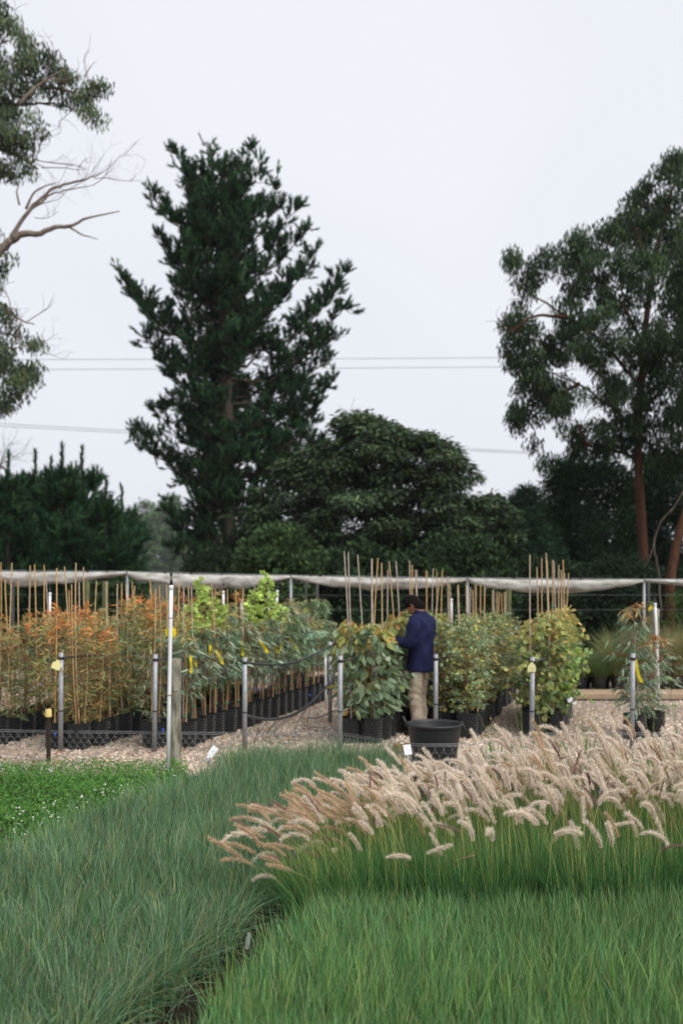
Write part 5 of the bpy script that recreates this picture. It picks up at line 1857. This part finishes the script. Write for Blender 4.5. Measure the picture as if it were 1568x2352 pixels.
# ------------------------------------------------------------------ strappy flowering plants between the netting and the fountain grass
def strappy(px, D, n, hmax, stalks, label):
    x = (px - CX) * D / F
    e = empty('strap_leaf_plant', (x, D, .006), 0, label, 'plant', 'strap leaved plants behind the fountain grass')
    g = Geo()
    a = rng.uniform(0, 2 * PI, n)
    c = pal([(.12, .24, .05), (.16, .28, .07), (.09, .18, .05)], n, .15)
    blades(g, np.stack([.05 * np.cos(a), .05 * np.sin(a), 0 * a], 1), rng.uniform(.3, hmax, n), a, rng.uniform(.05, .45, n), .012, c, 4, c * 1.15, .4)
    g.obj('leaf_fan', M['grass'], e)['kind'] = 'stuff'
    for (tx, ty, what) in stalks:
        tip = atd(tx, ty, D) - np.array([x, D, .006])
        t = np.linspace(0, 1, 7)[:, None]
        Q = tip * t
        Q[:, 0] = tip[0] * t[:, 0] ** 1.6
        sg = Geo()
        tube(sg, Q, np.linspace(.0035, .0018, 7), 5, (.2, .24, .08))
        for f in (.62, .8):
            q = Q[int(f * 6)]
            tube(sg, [q, q + (.012 * (1 if f < .7 else -1), 0, .03)], [.003, .001], 4, (.22, .3, .08))
        st = sg.obj('flower_stalk', M['stem_green'], e)
        if what == 'pod':
            pg = Geo()
            for k in range(2):
                o_ = np.array([.012 * (2 * k - 1), rng.normal(scale=.005), 0])
                tube(pg, [Q[-1] + o_ * .3, Q[-1] + o_ + (0, 0, .006), Q[-1] + o_ * 1.4 + (0, 0, -.02 if k else .024)], [.003, .009, .002], 7, (.2, .32, .09))
            pg.obj('seed_pod', M['plant'], st, True)
        elif what == 'flower':
            pg = Geo()
            for k in range(3):
                c0 = Q[-1] + rng.normal(scale=.018, size=3)
                aa = np.arange(5) * 2 * PI / 5
                leaves(pg, np.repeat(c0[None], 5, 0), np.stack([np.cos(aa), np.sin(aa) * .5, np.sin(aa) * .8], 1), .024, .018, (.82, .82, .8), 'oval')
            pg.obj('flower', M['petal'], st)
        else:
            pg = Geo()
            tube(pg, [Q[-1], Q[-1] + (-.006, 0, .015), Q[-1] + (-.012, 0, .034)], [.002, .006, .001], 6, (.3, .2, .08))
            pg.obj('bud', M['plant'], st, True)


strappy(1140, 9.0, 34, .62, [(1098, 1636, 'bud'), (1128, 1655, 'bud')], 'strap leaved plant with upright blades beside the tub')
strappy(1205, 9.1, 22, .5, [(1172, 1597, 'bud'), (1192, 1610, 'pod')], 'strap leaved plant in front of the post numbered 20')
strappy(1262, 9.0, 22, .5, [(1213, 1565, 'pod'), (1243, 1590, 'bud')], 'strap leaved plant just past the post numbered 20')
strappy(1335, 8.8, 36, .58, [(1308, 1608, 'flower'), (1338, 1600, 'pod'), (1360, 1612, 'pod'), (1322, 1580, 'bud')], 'strap leaved plant carrying white flowers')
strappy(1405, 8.7, 30, .5, [(1405, 1640, 'bud')], 'low strap leaved plant beside the white flowered one')
strappy(1500, 8.6, 34, .56, [(1460, 1545, 'bud'), (1500, 1600, 'pod')], 'strap leaved plant with a stalk crossing the outer end post')
strappy(1560, 8.6, 40, .62, [(1535, 1560, 'pod'), (1548, 1620, 'pod')], 'strap leaved plant at the picture edge with seed pods')

# ------------------------------------------------------------------ the worker
def remeshed(g, name, mat, voxel, smooth=4, fac=.5):
    me = g.mesh(name + '_raw', None)
    ob = bpy.data.objects.new(name + '_raw', me)
    COL.objects.link(ob)
    md = ob.modifiers.new('r', 'REMESH')
    md.mode = 'VOXEL'
    md.voxel_size = voxel
    s = ob.modifiers.new('s', 'SMOOTH')
    s.factor = fac
    s.iterations = smooth
    dg_ = bpy.context.evaluated_depsgraph_get()
    dg_.update()
    out = bpy.data.meshes.new_from_object(ob.evaluated_get(dg_))
    out.name = name
    bpy.data.objects.remove(ob)
    out.materials.clear()
    out.materials.append(mat)
    out.polygons.foreach_set('use_smooth', np.ones(len(out.polygons), bool))
    return out


def sphere(g, c, r, n=18, m=12, C=(1, 1, 1), f=None):
    u = np.linspace(0, PI, m + 1)[1:-1]
    v = np.arange(n) * 2 * PI / n
    V = np.stack([np.sin(u)[:, None] * np.cos(v), np.sin(u)[:, None] * np.sin(v), np.repeat(np.cos(u)[:, None], n, 1)], -1).reshape(-1, 3)
    V = np.concatenate([V, [[0, 0, 1], [0, 0, -1]]])
    if f is not None:
        V = f(V)
    V = V * np.asarray(r) if f is None else V
    i = np.arange(m - 2)[:, None] * n
    j = np.arange(n)[None]
    k = (j + 1) % n
    q = np.stack([i + j, i + n + j, i + n + k, i + k], -1).reshape(-1, 4)
    a, b = (m - 1) * n, (m - 1) * n + 1
    jj = np.arange(n)
    kk = (jj + 1) % n
    t = np.concatenate([np.stack([np.full(n, a), jj, kk], 1), np.stack([np.full(n, b), (m - 2) * n + kk, (m - 2) * n + jj], 1)])
    g.add(V + np.asarray(c), q, t, C)


# local frame: +X forward, +Y to his left, +Z up
person = empty('person', ((962 - CX) * 11.75 / F, 11.75, .012), math.radians(150), 'person in navy jacket and khaki trousers bowing the head over the saplings', 'person', None)
HC = np.array([.06, 0, 1.482])
PIT = math.radians(42)


def headrot(V):
    c, s = math.cos(PIT), math.sin(PIT)
    return np.stack([V[:, 0] * c + V[:, 2] * s, V[:, 1], -V[:, 0] * s + V[:, 2] * c], 1)


def headshape(V):
    d = V.copy()
    x, y, z = V[:, 0], V[:, 1], V[:, 2]
    P = V * np.array([.096, .076, .118])
    jaw = np.clip(-z, 0, 1)
    P[:, 1] *= 1 - .28 * jaw ** 1.5
    P[:, 0] += .012 * np.clip(x, 0, 1) * jaw
    P[:, 0] -= .03 * np.clip(-x, 0, 1) * jaw
    gss = lambda cx, cy, cz, s: np.exp(-(((x - cx) ** 2 + (y - cy) ** 2 + (z - cz) ** 2) / s ** 2))
    P[:, 0] += .022 * gss(.97, 0, -.2, .2) + .012 * gss(.98, 0, -.02, .18)       # nose
    P[:, 0] += .006 * gss(.93, .25, .2, .2) + .006 * gss(.93, -.25, .2, .2)      # brow
    P[:, 0] -= .008 * gss(.93, .33, .03, .16) + .008 * gss(.93, -.33, .03, .16)  # eye sockets
    P[:, 0] += .006 * gss(.9, 0, -.5, .18) + .009 * gss(.75, 0, -.8, .25)        # lips, chin
    return headrot(P)


bg_ = Geo()
sphere(bg_, HC, 1, 44, 32, f=headshape)
for s in (-1, 1):   # ears
    e0 = HC + headrot(np.array([[-.01, s * .077, -.005]]))[0]
    loft(bg_, [(e0 + headrot(np.array([[0, 0, z * .033]]))[0], np.array([.018 * w, 0, 0]), np.array([0, .009 * w, 0])) for z, w in ((-1, .4), (-.5, .8), (0, .95), (.5, 1.1), (1, .6))], 10)
tube(bg_, [(-.035, 0, 1.28), (-.025, 0, 1.36), (.0, 0, 1.43), (.02, 0, 1.47)], [.07, .058, .054, .05], 16)
loft(bg_, [(np.array([-.02, 0, .82]), np.array([.11, 0, 0]), np.array([0, .15, 0])), (np.array([-.02, 0, 1.0]), np.array([.09, 0, 0]), np.array([0, .13, 0])),
           (np.array([-.03, 0, 1.2]), np.array([.105, 0, 0]), np.array([0, .15, 0])), (np.array([-.035, 0, 1.33]), np.array([.075, 0, 0]), np.array([0, .15, 0])), (np.array([-.03, 0, 1.38]), np.array([.05, 0, 0]), np.array([0, .07, 0]))], 22)
ARM = {1: [(-.035, .185, 1.315), (-.035, .225, 1.19), (-.015, .245, 1.075), (.09, .235, 1.06), (.21, .2, 1.09)], -1: [(-.035, -.185, 1.315), (-.03, -.225, 1.19), (.02, -.24, 1.075), (.12, -.2, 1.08), (.22, -.14, 1.12)]}
for s in (1, -1):
    A = np.array(ARM[s])
    tube(bg_, A, [.055, .048, .042, .038, .027], 14)
    w = A[-1]
    f = nrm(A[-1] - A[-2])
    sd = np.array([0, -s * 1.0, 0])
    up = np.cross(f, sd) * (-s)
    pc = w + f * .045
    loft(bg_, [(w, np.array([0, .021, 0]), up * .018), (w + f * .03, sd * .032, up * .016), (w + f * .07, sd * .038, up * .014), (w + f * .085, sd * .034, up * .011)], 12)
    for k, (o, ln) in enumerate([(-.027, .062), (-.009, .072), (.009, .07), (.026, .056)]):
        p0 = w + f * .075 + sd * o
        p1 = p0 + f * ln * .5 - up * .006
        p2 = p1 + f * ln * .34 - up * ln * .3
        p3 = p2 + f * ln * .12 - up * ln * .34
        tube(bg_, [p0, p1, p2, p3], [.0095, .0088, .008, .0066], 8)
    th = w + f * .03 + sd * .026
    tube(bg_, [th, th + f * .026 + sd * .02 - up * .01, th + f * .052 + sd * .02 - up * .022, th + f * .068 + sd * .01 - up * .03], [.013, .011, .0095, .0075], 8)
LEG = {1: [(-.02, .088, .86), (.0, .095, .66), (.01, .098, .46), (-.02, .1, .27), (-.035, .1, .075)], -1: [(-.02, -.088, .86), (.02, -.1, .66), (.05, -.105, .46), (.03, -.11, .27), (.02, -.11, .075)]}
for s in (1, -1):
    A = np.array(LEG[s])
    tube(bg_, A, [.085, .075, .055, .052, .036], 14)
    tube(bg_, [A[-1], A[-1] + (.0, 0, -.03), A[-1] + (.07, 0, -.045), A[-1] + (.14, 0, -.05)], [.036, .034, .03, .02], 10)
put('body', remeshed(bg_, 'body', M['skin'], .0068, 2), person)
# jacket
jg = Geo()
ring = lambda x, z, a, b: (np.array([x, 0, z]), np.array([a, 0, 0]), np.array([0, b, 0]))
loft(jg, [ring(-.02, .735, .142, .187), ring(-.02, .75, .147, .192), ring(-.025, .86, .142, .186), ring(-.028, .98, .134, .18), ring(-.03, 1.1, .138, .186), ring(-.04, 1.2, .138, .194), ring(-.045, 1.28, .122, .2),
          ring(-.045, 1.325, .1, .185), ring(-.04, 1.36, .08, .125), ring(-.03, 1.395, .072, .08), ring(-.022, 1.425, .069, .07)], 34)
for s in (1, -1):
    A = np.array(ARM[s])
    tt = np.linspace(0, 1, 17)
    Q = np.stack([np.interp(tt, np.linspace(0, 1, 5), A[:, k]) for k in range(3)], 1)
    Q[1:-1] = (Q[:-2] + Q[1:-1] * 2 + Q[2:]) / 4
    rr = np.interp(tt, [0, .15, .4, .55, .8, .95, 1], [.078, .083, .072, .07, .062, .05, .048]) * (1 + .05 * np.sin(tt * 44 + s))
    tube(jg, np.concatenate([[Q[0] + (0, -s * .06, .0)], Q]), np.concatenate([[.07], rr]), 18)
jm = remeshed(jg, 'jacket', M['navy'], .011, 5)
co = np.zeros(len(jm.vertices) * 3, np.float32)
jm.vertices.foreach_get('co', co)
co = co.reshape(-1, 3)
nn = np.zeros(len(jm.vertices) * 3, np.float32)
jm.vertices.foreach_get('normal', nn)
nn = nn.reshape(-1, 3)
f = (np.sin(co[:, 2] * 27 + co[:, 1] * 31 + 2 * np.sin(co[:, 0] * 15)) * .006 + np.sin(co[:, 1] * 42 - co[:, 2] * 17) * .005 + np.sin(co[:, 1] * 23 + co[:, 2] * 6 + 1) * .006)
co = co + nn * f[:, None]
jm.vertices.foreach_set('co', co.astype(np.float32).ravel())
jk = put('jacket', jm, person)
cg = Geo()
loft(cg, [(np.array([-.024, 0, 1.385]), np.array([.078, 0, 0]), np.array([0, .08, 0])), (np.array([-.012, 0, 1.43]), np.array([.07, 0, .012]), np.array([0, .07, 0])), (np.array([-.01, 0, 1.432]), np.array([.062, 0, .012]), np.array([0, .062, 0])),
          (np.array([-.02, 0, 1.39]), np.array([.06, 0, 0]), np.array([0, .06, 0]))], 24, caps=False)
cg.obj('collar', M['navy'], jk, True)
tg = Geo()
loft(tg, [ring(-.02, .95, .1, .135), ring(-.025, .88, .11, .145), ring(-.03, .8, .115, .15), ring(-.02, .74, .1, .14)], 26)
for s in (1, -1):
    A = np.array(LEG[s])
    tt = np.linspace(0, 1, 26)
    Q = np.stack([np.interp(tt, np.linspace(0, 1, 5), A[:, k]) for k in range(3)], 1)
    rr = np.interp(tt, [0, .25, .5, .75, 1], [.075, .088, .08, .074, .07])
    tube(tg, Q, rr, 18)
tm = remeshed(tg, 'trousers', M['khaki'], .01, 3)
co = np.zeros(len(tm.vertices) * 3, np.float32)
tm.vertices.foreach_get('co', co)
co = co.reshape(-1, 3)
nn = np.zeros(len(tm.vertices) * 3, np.float32)
tm.vertices.foreach_get('normal', nn)
nn = nn.reshape(-1, 3)
f = (np.sin(co[:, 2] * 38 + co[:, 0] * 45 + 3 * np.sin(co[:, 1] * 19)) * .005 + np.sin(co[:, 2] * 61 - co[:, 1] * 37 + 2 * np.sin(co[:, 2] * 13)) * .0045) * np.clip((.8 - co[:, 2]) * 3, .2, 1)
co = co + nn * f[:, None]
tm.vertices.foreach_set('co', co.astype(np.float32).ravel())
put('trousers', tm, person)
for s in (1, -1):
    A = np.array(LEG[s])[-1]
    g = Geo()
    loft(g, [(A + (-.045 + .0, 0, -.0), np.array([.0, 0, .01]), np.array([0, .01, 0])), (A + (-.04, 0, -.02), np.array([0, 0, .05]), np.array([0, .036, 0])), (A + (.02, 0, -.02), np.array([0, 0, .05]), np.array([0, .042, 0])),
             (A + (.1, 0, -.035), np.array([0, 0, .034]), np.array([0, .048, 0])), (A + (.16, 0, -.045), np.array([0, 0, .022]), np.array([0, .036, 0])), (A + (.175, 0, -.05), np.array([0, 0, .008]), np.array([0, .014, 0]))], 16)
    g.obj('boot', M['boot'], person, True)


def hairshape(V):
    x, y, z = V[:, 0], V[:, 1], V[:, 2]
    line = .5 * np.clip(x, 0, 1) - .14 - 1.7 * np.clip(-x + .02, 0, .5) + .07 * np.sin(x * 17 + y * 29) * np.sin(z * 21)       # high over the brow, low at the nape
    side = np.clip(1 - np.abs(x) * 3, 0, 1) * np.clip(np.abs(y) * 1.4 - .6, 0, 1)
    line = line + .12 * side
    k = np.clip((z - line) / .3 + .5, 0, 1)
    k = k * k * (3 - 2 * k)
    r = .88 + k * (.2 + .07 * np.clip(z, 0, 1)) + k * (np.sin(x * 23 + y * 31) * np.sin(z * 27 + y * 22)) * .045
    P = V * np.array([.096, .078, .118]) * r[:, None]
    P[:, 0] -= .036 * np.clip(-x, 0, 1) * np.clip(-z, 0, 1)
    return headrot(P)


hg = Geo()
sphere(hg, HC, 1, 56, 40, f=hairshape)
hg.obj('hair', M['hair'], person, True)
g = Geo()
loft(g, [ring(-.025, .89, .112, .147), ring(-.025, .893, .116, .151), ring(-.025, .922, .116, .151), ring(-.025, .925, .112, .147)], 30, caps=False)
g.obj('belt', M['boot'], person, True)
